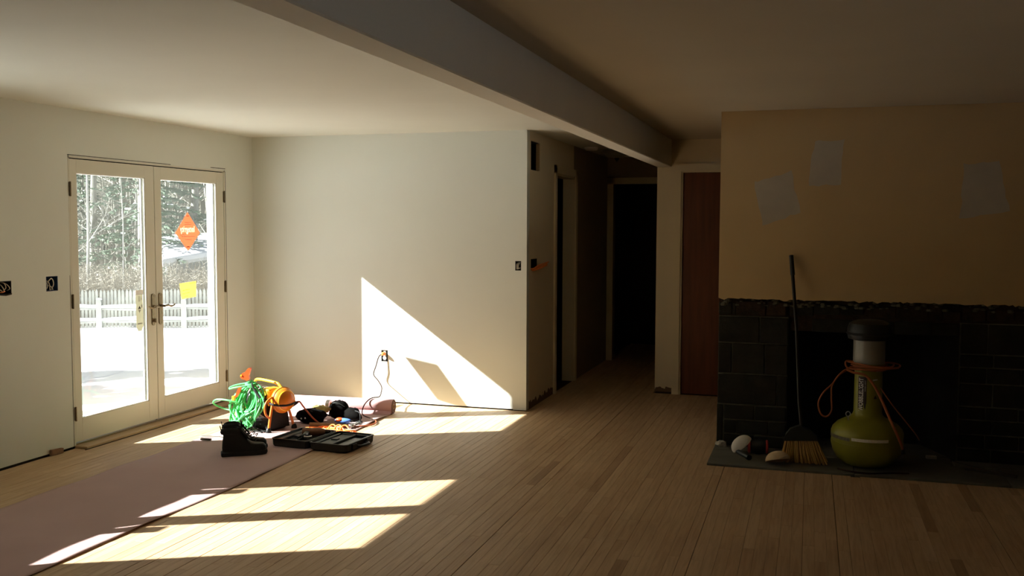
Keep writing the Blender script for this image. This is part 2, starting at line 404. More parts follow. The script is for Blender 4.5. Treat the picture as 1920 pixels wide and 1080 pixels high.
tag(obj('wall_right', shell, M['low_bounce']), 'unseen side wall with a window, coloured dark to cut bounced light', 'wall', kind='structure')
tag(obj('wall_front', MB().box(-5.2, 3.3, -2.15, -2.0, -.3, 2.7), M['low_bounce']), 'wall behind the viewpoint, coloured dark to cut bounced light', 'wall', kind='structure')
tag(obj('wall_outer', MB().box(-5.2, 3.3, 13.2, 13.35, -.3, 2.7), M['dark_core']), 'outer wall of the unlit room beyond the hall', 'wall', kind='structure')
ce = tag(obj('ceiling', MB().box(-5.25, XB0+.02, -2.2, 13.4, H, H+.25), M['ceil']), 'off white plastered ceiling on both sides of the beam', 'ceiling', kind='structure')
obj('right_section', MB().box(XB0+.02, 3.35, -2.2, 13.4, H, H+.25), M['ceil2'], ce)
bm_ = MB().rbox(XB0, XB1, -2.0, YP, ZB, H+.02, .006)
tag(obj('beam', bm_, M['beam']), 'boxed drywall beam running along the ceiling to the wall stub', 'beam', kind='structure')

# ------------------------------------------------------------------ floor of separate boards
floor = tag(obj('floor', MB().box(-5.2, 3.3, -2.1, 13.3, -.30, -.016), M['sub']), 'sanded bare oak strip floor', 'floor', kind='structure')
def project(p):
    d = Vector(p) - Vector((0,0,CAMZ)); z = d.dot(fw)
    if z < .2: return None
    return 960 + 1802.38*d.dot(r2)/z, 540 - 1802.38*d.dot(u2)/z, z
rp = random.Random(3); BW = .0571; planks = []
for i in range(146):
    x0 = XW + .002 + i*BW; x1 = x0 + BW - rp.choice([.0004,.0005,.0006,.0006,.0007,.0008,.0010,.0013,.0018,.0034])
    if x0 > 3.1: break
    xm = (x0+x1)/2
    yend = YF-.001 if xm < XH else (13.1 if xm < XB0 else YP-.001)
    if xm > -.655: yend = 6.515
    y = -1.9 + rp.uniform(-1.0, 0)
    while y < yend:
        ln = rp.choice([.35,.5,.65,.8,.95,1.1,1.3,1.6]) * rp.uniform(.9,1.1)
        a, b = max(y, -1.98), min(y+ln, yend); y += ln
        if b - a < .03: continue
        tone = min(1, max(0, rp.gauss(.55, .16)));  tone = tone if rp.random() > .018 else .06
        planks.append((x0, x1, a, b-rp.choice([.0005,.0005,.001]), tone, rp.uniform(-.0004,.0004)))
def shown(p):
    pts = []
    for yy in [p[2] + (p[3]-p[2])*k/6 for k in range(7)]:
        q0, q1 = project((p[0],yy,0)), project((p[1],yy,0))
        if q0 and q1 and -20 < q0[0] < 1940 and q0[1] < 1085: pts.append((q0, q1))
    if len(pts) < 2: return 0
    return sum(abs((b[0][0]-a[0][0])*(a[1][1]-a[0][1]) - (b[0][1]-a[0][1])*(a[1][0]-a[0][0])) + abs(a[1][0]-a[0][0])*abs(b[0][1]-a[0][1]) for a, b in zip(pts, pts[1:]))
order = sorted(planks, key=shown, reverse=True)
def plank_mb(mb, p):
    x0,x1,a,b,t,dz = p; c = .0007; z = dz
    mb.add([(x0,a,-.016),(x1,a,-.016),(x1,b,-.016),(x0,b,-.016),(x0,a,z-c),(x1,a,z-c),(x1,b,z-c),(x0,b,z-c),
            (x0+c,a+c,z),(x1-c,a+c,z),(x1-c,b-c,z),(x0+c,b-c,z)],
           [(8,9,10,11),(4,5,9,8),(5,6,10,9),(6,7,11,10),(7,4,8,11),(0,1,5,4),(1,2,6,5),(2,3,7,6),(3,0,4,7)])
def set_tone(me, tones, per):
    at = me.attributes.new('tone', 'FLOAT', 'FACE'); at.data.foreach_set('value', [t for t in tones for _ in range(per)])
for p in order[:296]:
    mb = MB(); plank_mb(mb, p); me = make_mesh('plank', mb, M['oak'], recalc=False); set_tone(me, [p[4]], 9)
    obj('plank', me, None, floor)
mb = MB()
for p in order[296:]: plank_mb(mb, p)
me = make_mesh('far_planks', mb, M['oak'], recalc=False); set_tone(me, [p[4] for p in order[296:]], 9)
tag(obj('far_planks', me, None, floor), kind='stuff')

# ------------------------------------------------------------------ french doors
trim = tag(obj('trim_1', MB(), M['door']), 'painted jamb and head around the glazed double doors', 'door frame', kind='structure')
def jamb(name, *b): return obj(name, MB().box(*b), M['door'], trim)
jamb('jamb', XW-.17, XW+.001, 5.600, 5.612, 0, 2.10); jamb('jamb', XW-.17, XW+.001, 7.492, 7.512, 0, 2.10)
jamb('head', XW-.17, XW+.001, 5.600, 7.512, 2.086, 2.10)
jamb('stop', XW-.17, XW-.052, 5.612, 5.628, .03, 2.086); jamb('stop', XW-.17, XW-.052, 7.476, 7.492, .03, 2.086)
jamb('stop', XW-.17, XW-.052, 5.612, 7.492, 2.070, 2.086)
obj('reveal_gap', MB().box(XW-.04, XW-.0005, 5.594, 5.602, 0, 2.104).box(XW-.04, XW-.0005, 7.510, 7.5165, 0, 2.112).box(XW-.04, XW-.0005, 5.594, 7.5165, 2.099, 2.108), M['dark_core'], trim)
for b in ((-.034,-.016,5.612,7.492,2.0775,2.0865), (-.034,-.016,5.6115,5.6145,.03,2.08), (-.034,-.016,7.4875,7.4925,.03,2.08), (-.034,-.016,6.5305,6.5375,.03,2.08)):
    obj('weatherstrip', MB().box(XW+b[0],XW+b[1],*b[2:]), M['rubber'], trim)
for b in ((5.598,6.75,2.1035,2.108), (5.592,5.5955,.0,1.25), (7.5165,7.521,.05,2.09), (7.30,7.521,2.112,2.117)):
    obj('caulk_crack', MB().box(XW-.002,XW+.0006,*b), M['dark_core'], trim)
obj('threshold', MB().box(XW-.20, XW-.006, 5.60, 7.515, -.06, .030), M['bronze'], trim)
sl = tag(obj('trim_2', MB().rbox(XW-.004, XW+.105, 5.60, 7.53, -.0, .020, .004), M['sill']), 'bare oak sill strip along the foot of the glazed doors', 'sill', kind='structure')
obj('dark_line', MB().box(XW+.105, XW+.111, 5.58, 7.53, -.01, .003), M['dark_core'], sl)  # thin dark strip along the front edge of the sill

def leaf(name, y0, y1, g0, g1, label, hinge_y, plate_y, sgn):
    t = thing(name, label, 'door', (XW, (y0+y1)/2, .036), 0, kind='structure'); cy_ = (y0+y1)/2
    def B(nm, a, b, c, d, m=M['door'], x0=-.045, x1=0.):
        return obj(nm, MB().rbox(x0, x1, a-cy_, b-cy_, c-.036, d-.036, .0015), m, t)
    B('stile', y0, g0, .040, 2.078); B('stile', g1, y1, .040, 2.078)
    B('rail', g0, g1, 1.982, 2.078); B('rail', g0, g1, .040, .204)
    bd = MB()
    for (a,b,c,d) in ((g0,g0+.008,.204,1.982),(g1-.008,g1,.204,1.982),(g0,g1,.204,.212),(g0,g1,1.974,1.982)):
        bd.rbox(-.014, -.0035, a-cy_, b-cy_, c-.036, d-.036, .002)
        bd.rbox(-.047, -.030, a-cy_, b-cy_, c-.036, d-.036, .002)
    obj('glazing_bead', bd, M['bead'], t)
    obj('spacer', MB().box(-.028,-.024,g1-.016-cy_,g1-.010-cy_,.206-.036,1.978-.036), M['darkmetal'], t)
    obj('pane', MB().box(-.024, -.019, g0-.002-cy_, g1+.002-cy_, .202-.036, 1.984-.036), M['glass'], t)
    for z in (1.815, 1.012, .20):
        h = obj('hinge', MB().box(-.006, .004, hinge_y-.011-cy_, hinge_y+.011-cy_, z-.036, z+.098-.036), M['bronze'], t)
        obj('hinge_knuckle', MB().tube([(.008, hinge_y-.002*sgn-cy_, z-.036-.003), (.008, hinge_y-.002*sgn-cy_, z+.098-.036+.003)], .0065, 10), M['bronze'], h, smooth=True)
    pz = .805-.036; pl = []
    for k in range(24):
        q = 2*math.pi*k/24; yy = .021*math.cos(q); zz = .021*math.sin(q) + (.235 if math.sin(q) > 0 else .021)
        pl.append((plate_y-cy_+yy, pz+zz))
    hp = obj('handle_plate', MB().prism(pl, 'X', 0, .009), M['bronze'], t)
    zz = .957-.036; yy = plate_y-cy_
    lv = MB().tube([(.006,yy,zz),(.05,yy,zz)], .010, 12)
    lv.tube(curve([(.05,yy-.008*sgn*-1,zz),(.056,yy-sgn*.03,zz+.004),(.058,yy-sgn*.065,zz-.006),(.058,yy-sgn*.10,zz-.001),(.056,yy-sgn*.118,zz+.010)],5), [.009]*6+[.0085]*6+[.007]*5+[.006]*4, 10)
    obj('lever', lv, M['bronze'], hp, smooth=True)
    sc = MB()
    for s in (pz+.018, pz+.238): sc.lathe([(.0035,.009),(.003,.0105)], 8, 'X', (0,yy,s))
    obj('screw', sc, M['darkmetal'], hp)
    if sgn > 0:
        tt = MB().lathe([(.012,.009),(.012,.014)], 14, 'X', (0,yy,.845-.036)); tt.rbox(.014,.030,yy-.005,yy+.005,.845-.036-.016,.845-.036+.016,.002)
        obj('thumb_turn', tt, M['bronze'], hp)
    return t
leaf('door_1', 5.614, 6.531, 5.682, 6.424, 'glazed door leaf with the white hang tag on its glass', 5.614, 6.492, 1)
leaf('door_2', 6.537, 7.488, 6.617, 7.380, 'glazed door leaf with the orange diamond on its glass', 7.489, 6.580, -1)
GX = XW - .0186     # room face of the panes

# diamond sticker, seen from its back so its lettering is mirrored
dcy, dcz = 6.987, 1.552
def yz(v, s=1, x=0): return [(x, s*a, b) for a, b, *_ in v]
st = thing('window_sticker', 'orange diamond sticker with mirrored cream lettering on the door glass', 'sticker', (GX, dcy, dcz))
def solid_text(body, size, width, x0, x1, dy, dz, vscale):
    # closed lettering solid, mirrored, reaching from x0 to x1
    cu = bpy.data.curves.new('lettering', 'FONT'); cu.body = body; cu.size = size; cu.align_x = 'CENTER'; cu.align_y = 'CENTER'
    cu.offset = .0012; cu.space_character = 1.16; cu.resolution_u = 3; cu.extrude = .5
    o = bpy.data.objects.new('lettering', cu); C.objects.link(o); dg = bpy.context.evaluated_depsgraph_get(); dg.update()
    me = bpy.data.meshes.new_from_object(o.evaluated_get(dg)); bpy.data.objects.remove(o); bpy.data.curves.remove(cu)
    xs_ = [v.co.x for v in me.vertices]; k = width/(max(xs_)-min(xs_))
    for v in me.vertices: v.co = (x0 if v.co.z < 0 else x1, -v.co.x*k+dy, v.co.y*vscale+dz)
    import bmesh
    bmh = bmesh.new(); bmh.from_mesh(me); bmesh.ops.remove_doubles(bmh, verts=bmh.verts, dist=1e-6); bmesh.ops.recalc_face_normals(bmh, faces=bmh.faces); bmh.to_mesh(me); bmh.free()
    return me
fo = obj('film', MB().prism([(0,.167),(.168,-.008),(0,-.163),(-.168,-.008)], 'X', .0002, .0008), M['film'], st)
cut = bpy.data.objects.new('cutter', solid_text('Integrity', .072, .196, -.002, .003, -.004, .022, 1.05)); C.objects.link(cut); cut.location = st.location
bpy.context.view_layer.update()
md = fo.modifiers.new('cut', 'BOOLEAN'); md.operation = 'DIFFERENCE'; md.solver = 'EXACT'; md.use_self = True; md.object = cut
dg = bpy.context.evaluated_depsgraph_get(); dg.update()
me2 = bpy.data.meshes.new_from_object(fo.evaluated_get(dg)); fo.modifiers.clear(); fo.data = me2
bpy.data.objects.remove(cut)
me3 = solid_text('Integrity', .072, .196, .0002, .0007, -.004, .022, 1.05); me3.materials.append(M['ink'])
obj('lettering', me3, None, st)
for (z0, a, b) in ((-.026,-.1,-.045),(-.040,-.085,.09),(-.066,-.05,.05),(.062,-.05,.055),(.078,-.038,.04)): obj('small_print', MB().box(.0008,.0012,a,b,z0,z0+.004), M['ink'], st)
obj('corner_mark', MB().box(.0008,.0014,-.018,.016,.132,.138), M['darkink'], st); obj('corner_mark', MB().box(.0008,.0014,-.020,.020,-.130,-.123), M['darkink'], st)
nt_ = thing('sticky_note', 'yellow handwritten paper note stuck on the glass below the diamond', 'note', (GX, 6.977, 1.06))
nm = MB(); V = [(.0006,-.105,.060),(.0006,.113,.068),(.0006,.108,-.060),(.0006,-.088,-.070)]
for k in range(4): pass
nm.prism([(-.115,.060),(.113,.070),(.108,-.064),(-.092,-.074)], 'X', .0004, .0010); obj('paper', nm, M['note'], nt_)
ns = MB(); rr = random.Random(5)
def scribble(y0, y1, z, h):
    n = int((y1-y0)/.0045); pts = []
    for k in range(n+1):
        pts.append((.0016, y0+(y1-y0)*k/n, z + (h if k % 2 else -h)*rr.uniform(.3,1) + (y0+(y1-y0)*k/n)*.06))
    ns.tube(pts, .0011, 4)
for a,b,z in ((-.075,-.048,.002),(-.040,.02,.004),(-.078,-.045,-.026),(-.036,-.026,-.024),(-.016,.018,-.024),(-.055,-.005,-.051)): scribble(a, b, z, .005)
for a,b,z in ((.02,.10,.052),): scribble(a, b, z, .003)
obj('handwriting', ns, M['noteink'], nt_)
tg = thing('door_tag', 'long white paper tag with two black triangles on the door glass', 'tag', (GX, 6.352, .93))
obj('strip', MB().prism([(-.042,.168),(.040,.170),(.045,-.12),(.020,-.158),(-.020,-.158),(-.040,-.125)], 'X', .0003, .0009), M['tagpaper'], tg)
obj('flap', MB().rbox(.0009,.004,-.046,.044,.130,.168,.001), M['bead'], tg)
obj('triangle_mark', MB().prism([(-.017,.018),(.017,.018),(0,.044)], 'X', .0009, .0013), M['darkink'], tg)
obj('triangle_mark', MB().prism([(-.017,.012),(.017,.012),(0,-.014)], 'X', .0009, .0013), M['taggrey'], tg)
for b_ in [(-.014,.012,.078+k*.009,.083+k*.009) for k in range(5)] + [(-.026,.026,-.104,-.093),(.02,.03,.09,.1),(.018,.034,.028,.05)]: obj('print_line', MB().box(.0009,.0013,*b_), M['taggrey'], tg)

# ------------------------------------------------------------------ window behind the left edge of view (its light falls on the floor)
t = thing('window_1', 'two sash window in the left wall near the viewpoint', 'window', (XW, 0, 0), 0, kind='structure')
wfm = MB()
ya, yb, yc, yd = 2.752, 3.380, 3.530, 4.148
for (a,b,c,d) in ((WIN[0],ya,WIN[2],WIN[3]),(yb,yc,WIN[2],WIN[3]),(yd,WIN[1],WIN[2],WIN[3])): wfm.box(-.06, .002, a, b, c, d)
for (a,b) in ((ya,yb),(yc,yd)): wfm.box(-.06,.002,a,b,WIN[2],1.10).box(-.06,.002,a,b,2.118,WIN[3])
obj('window_frame', wfm, M['door'], t)
for (a,b) in ((ya,yb),(yc,yd)):
    obj('pane', MB().box(-.034,-.030,a-.002,b+.002,1.13,2.12), M['glass'], t)
    obj('notch_block', MB().rbox(-.02,.002,b-.125,b-.020,1.10,1.28,.004), M['bronze'], t)  # unseen block added to cut the corner notch in the sun patch

t = thing('window_2', 'sash window in the right wall behind the viewpoint', 'window', (3.2, 1.125, 0), 0, kind='structure')
wfm = MB()
for (a,b,c,d) in ((-.53,-.47,1.0,2.1),(.47,.53,1.0,2.1),(-.47,.47,1.0,1.06),(-.47,.47,2.04,2.1),(-.47,.47,1.53,1.57)): wfm.box(-.01,.06,a,b,c,d)
obj('window_frame', wfm, M['door'], t)
obj('pane', MB().box(.03,.034,-.475,.475,1.05,2.05), M['glass'], t)

# ------------------------------------------------------------------ holes, boxes and wires in the walls
def wires(spec, m, parent, r=.003):
    mb = MB()
    for p in spec: mb.tube(curve(p, 6), r, 7)
    return obj('wire', mb, m, parent, smooth=True)
b1 = thing('junction_box', 'black wall box full of loose wires at the frame edge', 'electrical box', (XW, 5.011, 1.195))
bx = MB(); bx.panel('X', -.056, .0565, -.0445, .0445, 0, -.07, [(-.052,.052,-.041,.041)]); bx.box(-.074,-.07,-.056,.0565,-.0445,.0445)
obj('housing', bx, M['black'], b1)
wires([[(-.05,-.03,.035),(-.012,-.02,.02),(-.006,.0,-.012),(-.02,.012,-.03)], [(-.05,-.01,.04),(-.01,.005,.03),(-.008,.018,.0),(-.03,.02,-.02)],
       [(-.05,.02,.04),(-.01,.03,.02),(-.004,.046,-.006),(-.03,.05,-.02)], [(-.04,-.05,.0),(-.005,-.03,-.012),(-.004,-.01,-.03)]], M['copper'], b1)
wires([[(-.05,-.05,-.03),(-.006,-.03,-.028),(-.004,.005,-.024),(-.03,.02,-.022)]], M['cord'], b1, .0032)
obj('torn_edge', MB().prism([(-.056,-.046),(.057,-.047),(.060,-.038),(.03,-.041),(.01,-.053),(-.02,-.050)], 'X', .0002, .001), M['dark_core'], b1)
b2 = thing('junction_box', 'blue wall box with pale looped wires beside the glazed doors', 'electrical box', (XW, 5.424, 1.20))
bx = MB(); bx.panel('X', -.0535, .0535, -.0515, .0515, 0, -.07, [(-.05,.05,-.048,.048)]); bx.box(-.074,-.07,-.0535,.0535,-.0515,.0515)
obj('housing', bx, M['boxblue'], b2)
wires([[(-.05,-.04,.04),(-.01,-.036,.0),(-.006,-.044,-.03),(-.03,-.048,-.045)], [(-.04,-.03,.03),(-.004,-.024,.005),(-.003,-.018,-.045)],
       [(-.03,-.022,.0),(-.003,-.016,.03),(-.002,-.002,.036),(-.002,.012,.02),(-.002,.014,-.01),(-.02,.008,-.045)], [(-.03,-.02,-.01),(-.003,-.008,-.02),(-.002,.008,-.042)]], M['copper'], b2, .0034)
# outlet on the sunlit wall
o1 = thing('wall_outlet', 'uncovered white outlet in a black box on the sunlit wall', 'outlet', (-3.684, YF, .429))
bx = MB(); bx.panel('Y', -.0315, .0315, -.0525, .0525, 0, .07, [(-.028,.028,-.049,.049)]); bx.box(-.0315,.0315,.07,.074,-.0525,.0525)
obj('housing', bx, M['black'], o1)
rc_ = MB().rbox(-.012,.012,.004,.03,-.04,.04,.003)
for z in (.02,-.02): rc_.lathe([(.017,-.001),(.018,.004)], 18, 'Y', (0,0,z))
obj('receptacle', rc_, M['bead'], o1)
for z in (.045,-.060): obj('yoke', MB().box(-.019,.019,.0015,.003,z,z+.015), M['steel'], o1)
for x in (-.008,.004): obj('slot', MB().box(x,x+.003,-.0025,0,-.026,-.015), M['black'], o1)
# switch box at the corner
s1 = thing('switch_box', 'small black wall box with three pale wires near the corner', 'electrical box', (-2.4165, YF, 1.2675))
ov = [(.026*math.copysign(abs(math.cos(q))**.6, math.cos(q)), .041*math.copysign(abs(math.sin(q))**.6, math.sin(q))) for q in [2*math.pi*k/20 for k in range(20)]]
bx = MB().panel('Y', -.0262, .0262, -.0413, .0413, 0, .055, [(-.022,.022,-.037,.037)]); bx.box(-.0262,.0262,.055,.059,-.0413,.0413)
obj('housing', bx, M['black'], s1)
wires([[(-.012,.012,.02),(-.013,-.004,0),(-.011,.0,-.03)], [(.0,.012,.028),(-.004,-.004,.0),(0,-.004,-.03)], [(.014,.012,.03),(.006,-.004,.005),(.006,-.006,-.024),(.02,-.004,-.016)]], M['copper'], s1, .0028)
# vent hole and orange wires on the hall wall
v1 = thing('vent_opening', 'raw return air hole cut high in the hall wall', 'vent', (XH, 8.223, 2.226))
bx = MB(); bx.panel('X', -.148, .148, -.1255, .1255, -.014, -.118, [(-.143,.143,-.12,.12)]); bx.box(-.122,-.118,-.148,.148,-.1255,.1255)
obj('duct', bx, M['near_black'], v1)
obj('stud_edge', MB().box(-.030,-.002,.118,.1425,-.119,.119), M['sill'], v1)
h1 = thing('wire_opening', 'dark hole in the hall wall with orange cables hanging out', 'electrical box', (XH, 8.185, 1.272))
bx = MB(); bx.panel('X', -.0985, .0985, -.0495, .0495, -.001, -.1, [(-.094,.094,-.046,.046)]); bx.box(-.104,-.1,-.0985,.0985,-.0495,.0495)
obj('housing', bx, M['near_black'], h1)
mb = MB()
for k, (dy, dz) in enumerate(((0,0),(.01,-.012),(.03,-.02),(-.01,-.03))):
    mb.tube(curve([(-.06,-.08,-.03+dz*.4),(.004,-.05+dy,-.036+dz*.5),(.03,.02+dy,-.012+dz),(.05,.16+dy*3,.004+dz),(.06,.27-k*.05,.014+dz)], 6), .006, 7)
obj('cable', mb, M['cord'], h1, smooth=True)

# ------------------------------------------------------------------ trims and doors of the hall
tr = tag(obj('trim_3', MB(), M['casing']), 'painted casing around the side doorway in the hall', 'door casing', kind='structure')
for b in ((XH, XH+.018, 8.865, 8.932, 0, 2.19), (XH, XH+.018, 9.70, 9.765, 0, 2.19), (XH, XH+.018, 8.865, 9.765, 2.115, 2.19), (XH-.12, XH, 8.93, 8.945, 0, 2.11), (XH-.12, XH, 9.685, 9.70, 0, 2.11), (XH-.12, XH, 8.93, 9.7, 2.095, 2.11)):
    obj('casing', MB().box(*b), M['casing'], tr)
d4 = thing('door_4', 'dark inner door standing ajar in the side doorway of the hall', 'door', (XH-.09, 8.955, 0), 0, kind='structure')
obj('door_slab', MB().rbox(-.72, 0, .0, .035, .01, 2.08, .002), M['hall'], d4)
obj('door_knob', MB().lathe([(.012,-.001),(.012,-.03),(.026,-.04),(.028,-.055),(.016,-.07)], 16, 'Y', (-.66,0,.98)), M['bronze'], d4, smooth=True)
tr = tag(obj('trim_4', MB(), M['casing']), 'painted casing around the doorway at the end of the hall', 'door casing', kind='structure')
for b in ((-2.335,-2.262,YE-.018,YE,0,2.19), (-1.47,-1.40,YE-.018,YE,0,2.19), (-2.335,-1.40,YE-.018,YE,2.115,2.19)): obj('casing', MB().box(*b), M['casing'], tr)
tr = tag(obj('trim_5', MB(), M['casing']), 'cream casing around the red brown door', 'door casing', kind='structure')
for b in ((-1.252,-1.186,YP-.018,YP,0,2.205), (-.402,-.336,YP-.018,YP,0,2.205), (-1.186,-.402,YP-.018,YP,2.135,2.205), (-1.186,-1.171,YP-.004,YP+.11,0,2.135), (-.417,-.402,YP-.004,YP+.11,0,2.135), (-1.171,-.417,YP-.004,YP+.11,2.122,2.135)):
    obj('casing', MB().box(*b), M['casing'], tr)
d3 = thing('door_3', 'plain red brown wooden door next to the chimney', 'door', (-.79, YP, 0), 0, kind='structure')
obj('door_slab', MB().rbox(-.378, .37, .018, .053, .008, 2.120, .002), M['reddoor'], d3)
obj('door_knob', MB().lathe([(.012,.018),(.012,-.012),(.026,-.022),(.028,-.037),(.016,-.05)], 16, 'Y', (.31,0,.95)), M['bronze'], d3, smooth=True)
cl = thing('ceiling_light', 'dim ceiling light with dark finial in the hall', 'light', (-2.02, 10.30, H))
obj('shade', MB().lathe([(.16,-.0),(.165,-.012),(.14,-.05),(.09,-.075),(.02,-.085)], 28), M['diffuser'], cl, smooth=True)
obj('canopy', MB().lathe([(.075,.0),(.07,-.012)], 20), M['bead'], cl)
obj('finial', MB().lathe([(.03,-.085),(.026,-.095),(.012,-.11),(.004,-.125)], 14), M['black'], cl, smooth=True)
sm = thing('smoke_alarm', 'flat pale disc on the hall ceiling', 'alarm', (-2.20, 9.85, H))
obj('base', MB().lathe([(.07,-.001),(.07,-.02),(.055,-.034)], 24), M['bead'], sm, smooth=True)

# ------------------------------------------------------------------ chimney breast, fireplace, hearth
wc = MB(); rj = random.Random(11)
x = -.632; low = []
while x < 3.2: low.append((x, 1.092 + rj.choice([0,0,0,.002,.004,-.005,-.010]) + rj.uniform(-.002,.002))); x += rj.uniform(.010,.045)
low.append((3.2, 1.09)); poly = low + [(3.2, H), (-.632, H)]
wc.prism(poly, 'Y', 7.087, 7.118)
wall_ch = tag(obj('wall_chimney', wc, M['tan']), 'tan plastered chimney breast above the bare fireplace', 'wall', kind='structure')
cb = MB().box(-.62,3.2,7.116,7.75,1.10,H).box(-.62,3.2,7.75,YP-.001,0,H).box(-.62,-.20,7.13,7.75,0,1.1).box(1.04,3.2,7.13,7.75,0,1.1)
obj('chimney_core', cb, M['brickred'], wall_ch)
rq = random.Random(2)
for poly in ([(-.40,1.926),(-.146,2.000),(-.071,1.717),(-.331,1.611)], [(.007,2.207),(.201,2.214),(.184,1.909),(-.021,1.892)], [(.969,2.036),(1.176,2.047),(1.254,1.722),(.954,1.669)]):
    pp = []
    for k in range(4):
        a, b = Vector(poly[k]), Vector(poly[(k+1)%4])
        for s in range(7):
            q = a.lerp(b, s/7); pp.append((q.x+rq.uniform(-.008,.008), q.y+rq.uniform(-.008,.008)))
    obj('compound_patch', MB().prism(pp, 'Y', 7.0862, 7.088), M['compound'], wall_ch)

fp = thing('fireplace', 'sooty grey block fireplace with its mantel torn off', 'fireplace', (0, 7.11, 0))
obj('mortar_bed', MB().box(-.630,-.140,.012,.03,0,.966), M['mortar'], fp); obj('mortar_bed', MB().box(.980,3.19,.012,.03,0,.962), M['mortar'], fp)
obj('rough_backing', MB().box(-.63,3.19,.026,.04,.87,1.10), M['brickred'], fp)
fb = MB()
for (a,b,c,d) in (((-.138,.0),(.06,.5),0,.95), ((.06,.5),(.78,.5),0,.95), ((.78,.5),(.978,.0),0,.95)):
    fb.add([(a[0],a[1],c),(b[0],b[1],c),(b[0],b[1],d),(a[0],a[1],d)], [(0,1,2,3)])
fb.add([(-.138,0,.002),(.978,0,.002),(.78,.5,.002),(.06,.5,.002)], [(0,1,2,3)])
fb.add([(-.138,.02,.95),(.978,.02,.95),(.78,.5,.95),(.06,.5,.95)], [(0,1,2,3)])
obj('firebox', fb, M['near_black'], fp)
def brick(x0, x1, z0, z1, m, d=0.0):
    obj('brick', MB().rbox(x0, x1, -.0+d+rq.uniform(-.003,.003), .04, z0, z1, .004), m, fp)
def course(z0, z1, xs, m, gap=.009):
    for a, b in zip(xs, xs[1:]): brick(a+gap/2, b-gap/2, z0, z1, m, rq.uniform(0,.003))
course(.016, .095, [-.585,-.366,-.143], M['brick']); course(.106,.200,[-.585,-.493,-.267,-.140],M['brick']); course(.211,.312,[-.585,-.364,-.140],M['brick'])
obj('brick', MB().rbox(-.632,-.592,.004,.04,.016,.312,.003), M['brick'], fp)
course(.323,.540,[-.632,-.213,-.140],M['brick2'],.007); course(.549,.765,[-.632,-.532,-.30,-.138],M['brick2'],.007); course(.774,.958,[-.632,-.34,-.138],M['brick2'],.007)
for a,b,m in ((-.632,-.540,'brick2'),(-.533,-.51,'brick2'),(-.505,-.30,'brickred'),(-.293,-.16,'brickred')): brick(a,b,.968+rq.uniform(0,.01),1.07+rq.uniform(-.02,.015),M[m],rq.uniform(.0,.012))
# right pier
rows = [(.016,.098),(.108,.196),(.206,.296),(.306,.386),(.397,.545),(.555,.655),(.665,.745),(.755,.955)]
for i,(a,b) in enumerate(rows):
    xs = [.985]; x = .985 + (.17 if i % 2 else .21)
    while x < 2.3: xs.append(x); x += rq.choice([.21,.22,.2]) if i < 7 and i != 4 else .40
    xs.append(2.35); course(a, b, xs, M['brick'] if i != 7 and i != 4 else M['brick2'])
# ragged masonry over the opening
x = -.138
while x < 2.3:
    wd = rq.uniform(.08,.21); m = M['brickred'] if x > .35 or rq.random() < .35 else M['brick2']
    brick(x+.004, x+wd-.004, .965+rq.uniform(-.004,.03), 1.075+rq.uniform(-.035,.012), m, rq.uniform(.0,.018)); x += wd
for a,b,c,d in ((.02,.29,.868,.958),(.298,.56,.868,.955),(.568,.80,.868,.957),(.81,.975,.87,.955)): brick(a,b,c,d,M['brick2'],.012)
rag = MB()
for k in range(150):
    cx = rj.uniform(-.63,2.3); cz = rj.uniform(1.04,1.098); s = rj.uniform(.006,.02)
    rag.ball((cx, rj.uniform(-.004,.012), cz), s*1.4, s*.8, s*.7, 5, 4)
tag(obj('mortar_crumbs', rag, M['mortar'], fp), kind='stuff')

he = thing('hearth', 'flat slate hearth slab in front of the fireplace', 'hearth', (.0, 6.52, 0))
for a,b,c,d in ((-.641,.30,0,.43),(.304,1.22,0,.43),(1.224,2.3,0,.43),(-.641,-.05,.434,.588),(-.046,.95,.434,1.05),(.954,2.3,.434,.588)):
    obj('slab', MB().rbox(a,b,c,d,-.016,.014,.004), M['slate'], he)

# ------------------------------------------------------------------ rosin paper runner and its roll
NX, NY = 26, 150; Y0, Y1 = 1.0, 7.40; rpn = random.Random(21)
ph = [(rpn.uniform(0,6.28), rpn.uniform(2,13), rpn.uniform(-7,7), rpn.uniform(.3,1)) for _ in range(9)]
def pap(i, j):
    u = i/NX; yv = Y0 + (Y1-Y0)*j/NY
    xl = -4.362 + .008*math.sin(yv*1.7); xr = -3.372 + .018*math.sin(yv*1.3+1) + .006*math.sin(yv*4)
    if yv > 6.3: xr += (yv-6.3)*.0
    z = .0040 + .0034*sum(a*math.sin(p+yv*ky+u*kx) for p,ky,kx,a in ph)/3
    edge = max(0, (u-.80)/.20)
    z += edge**2*(.004 + .004*math.sin(yv*2.1+.4) + .004*math.sin(yv*6.3) + .003*math.sin(yv*11+u*5))
    z += max(0,(.06-u)/.06)*.003
    return (xl + (xr-xl)*u, yv, max(.0022, z))
vs = [pap(i,j) for j in range(NY+1) for i in range(NX+1)]
fs = [(j*(NX+1)+i, j*(NX+1)+i+1, (j+1)*(NX+1)+i+1, (j+1)*(NX+1)+i) for j in range(NY) for i in range(NX)]
pr = tag(obj('floor_paper', MB().add(vs, fs), M['paper'], smooth=60), 'long strip of pinkish brown paper covering the floor', 'paper')
so = pr.modifiers.new('thickness', 'SOLIDIFY'); so.thickness = .0012; so.offset = 1
ro = thing('paper_roll', 'fat roll of pink paper lying along the far wall', 'paper roll', (-3.875, 7.455, .0635), math.radians(4.5))
obj('outer_wrap', MB().lathe([(.0605,-.49),(.062,-.488),(.062,.488),(.0605,.49)], 40, 'X', capb=False, capt=False), M['rollpaper'], ro, smooth=True)
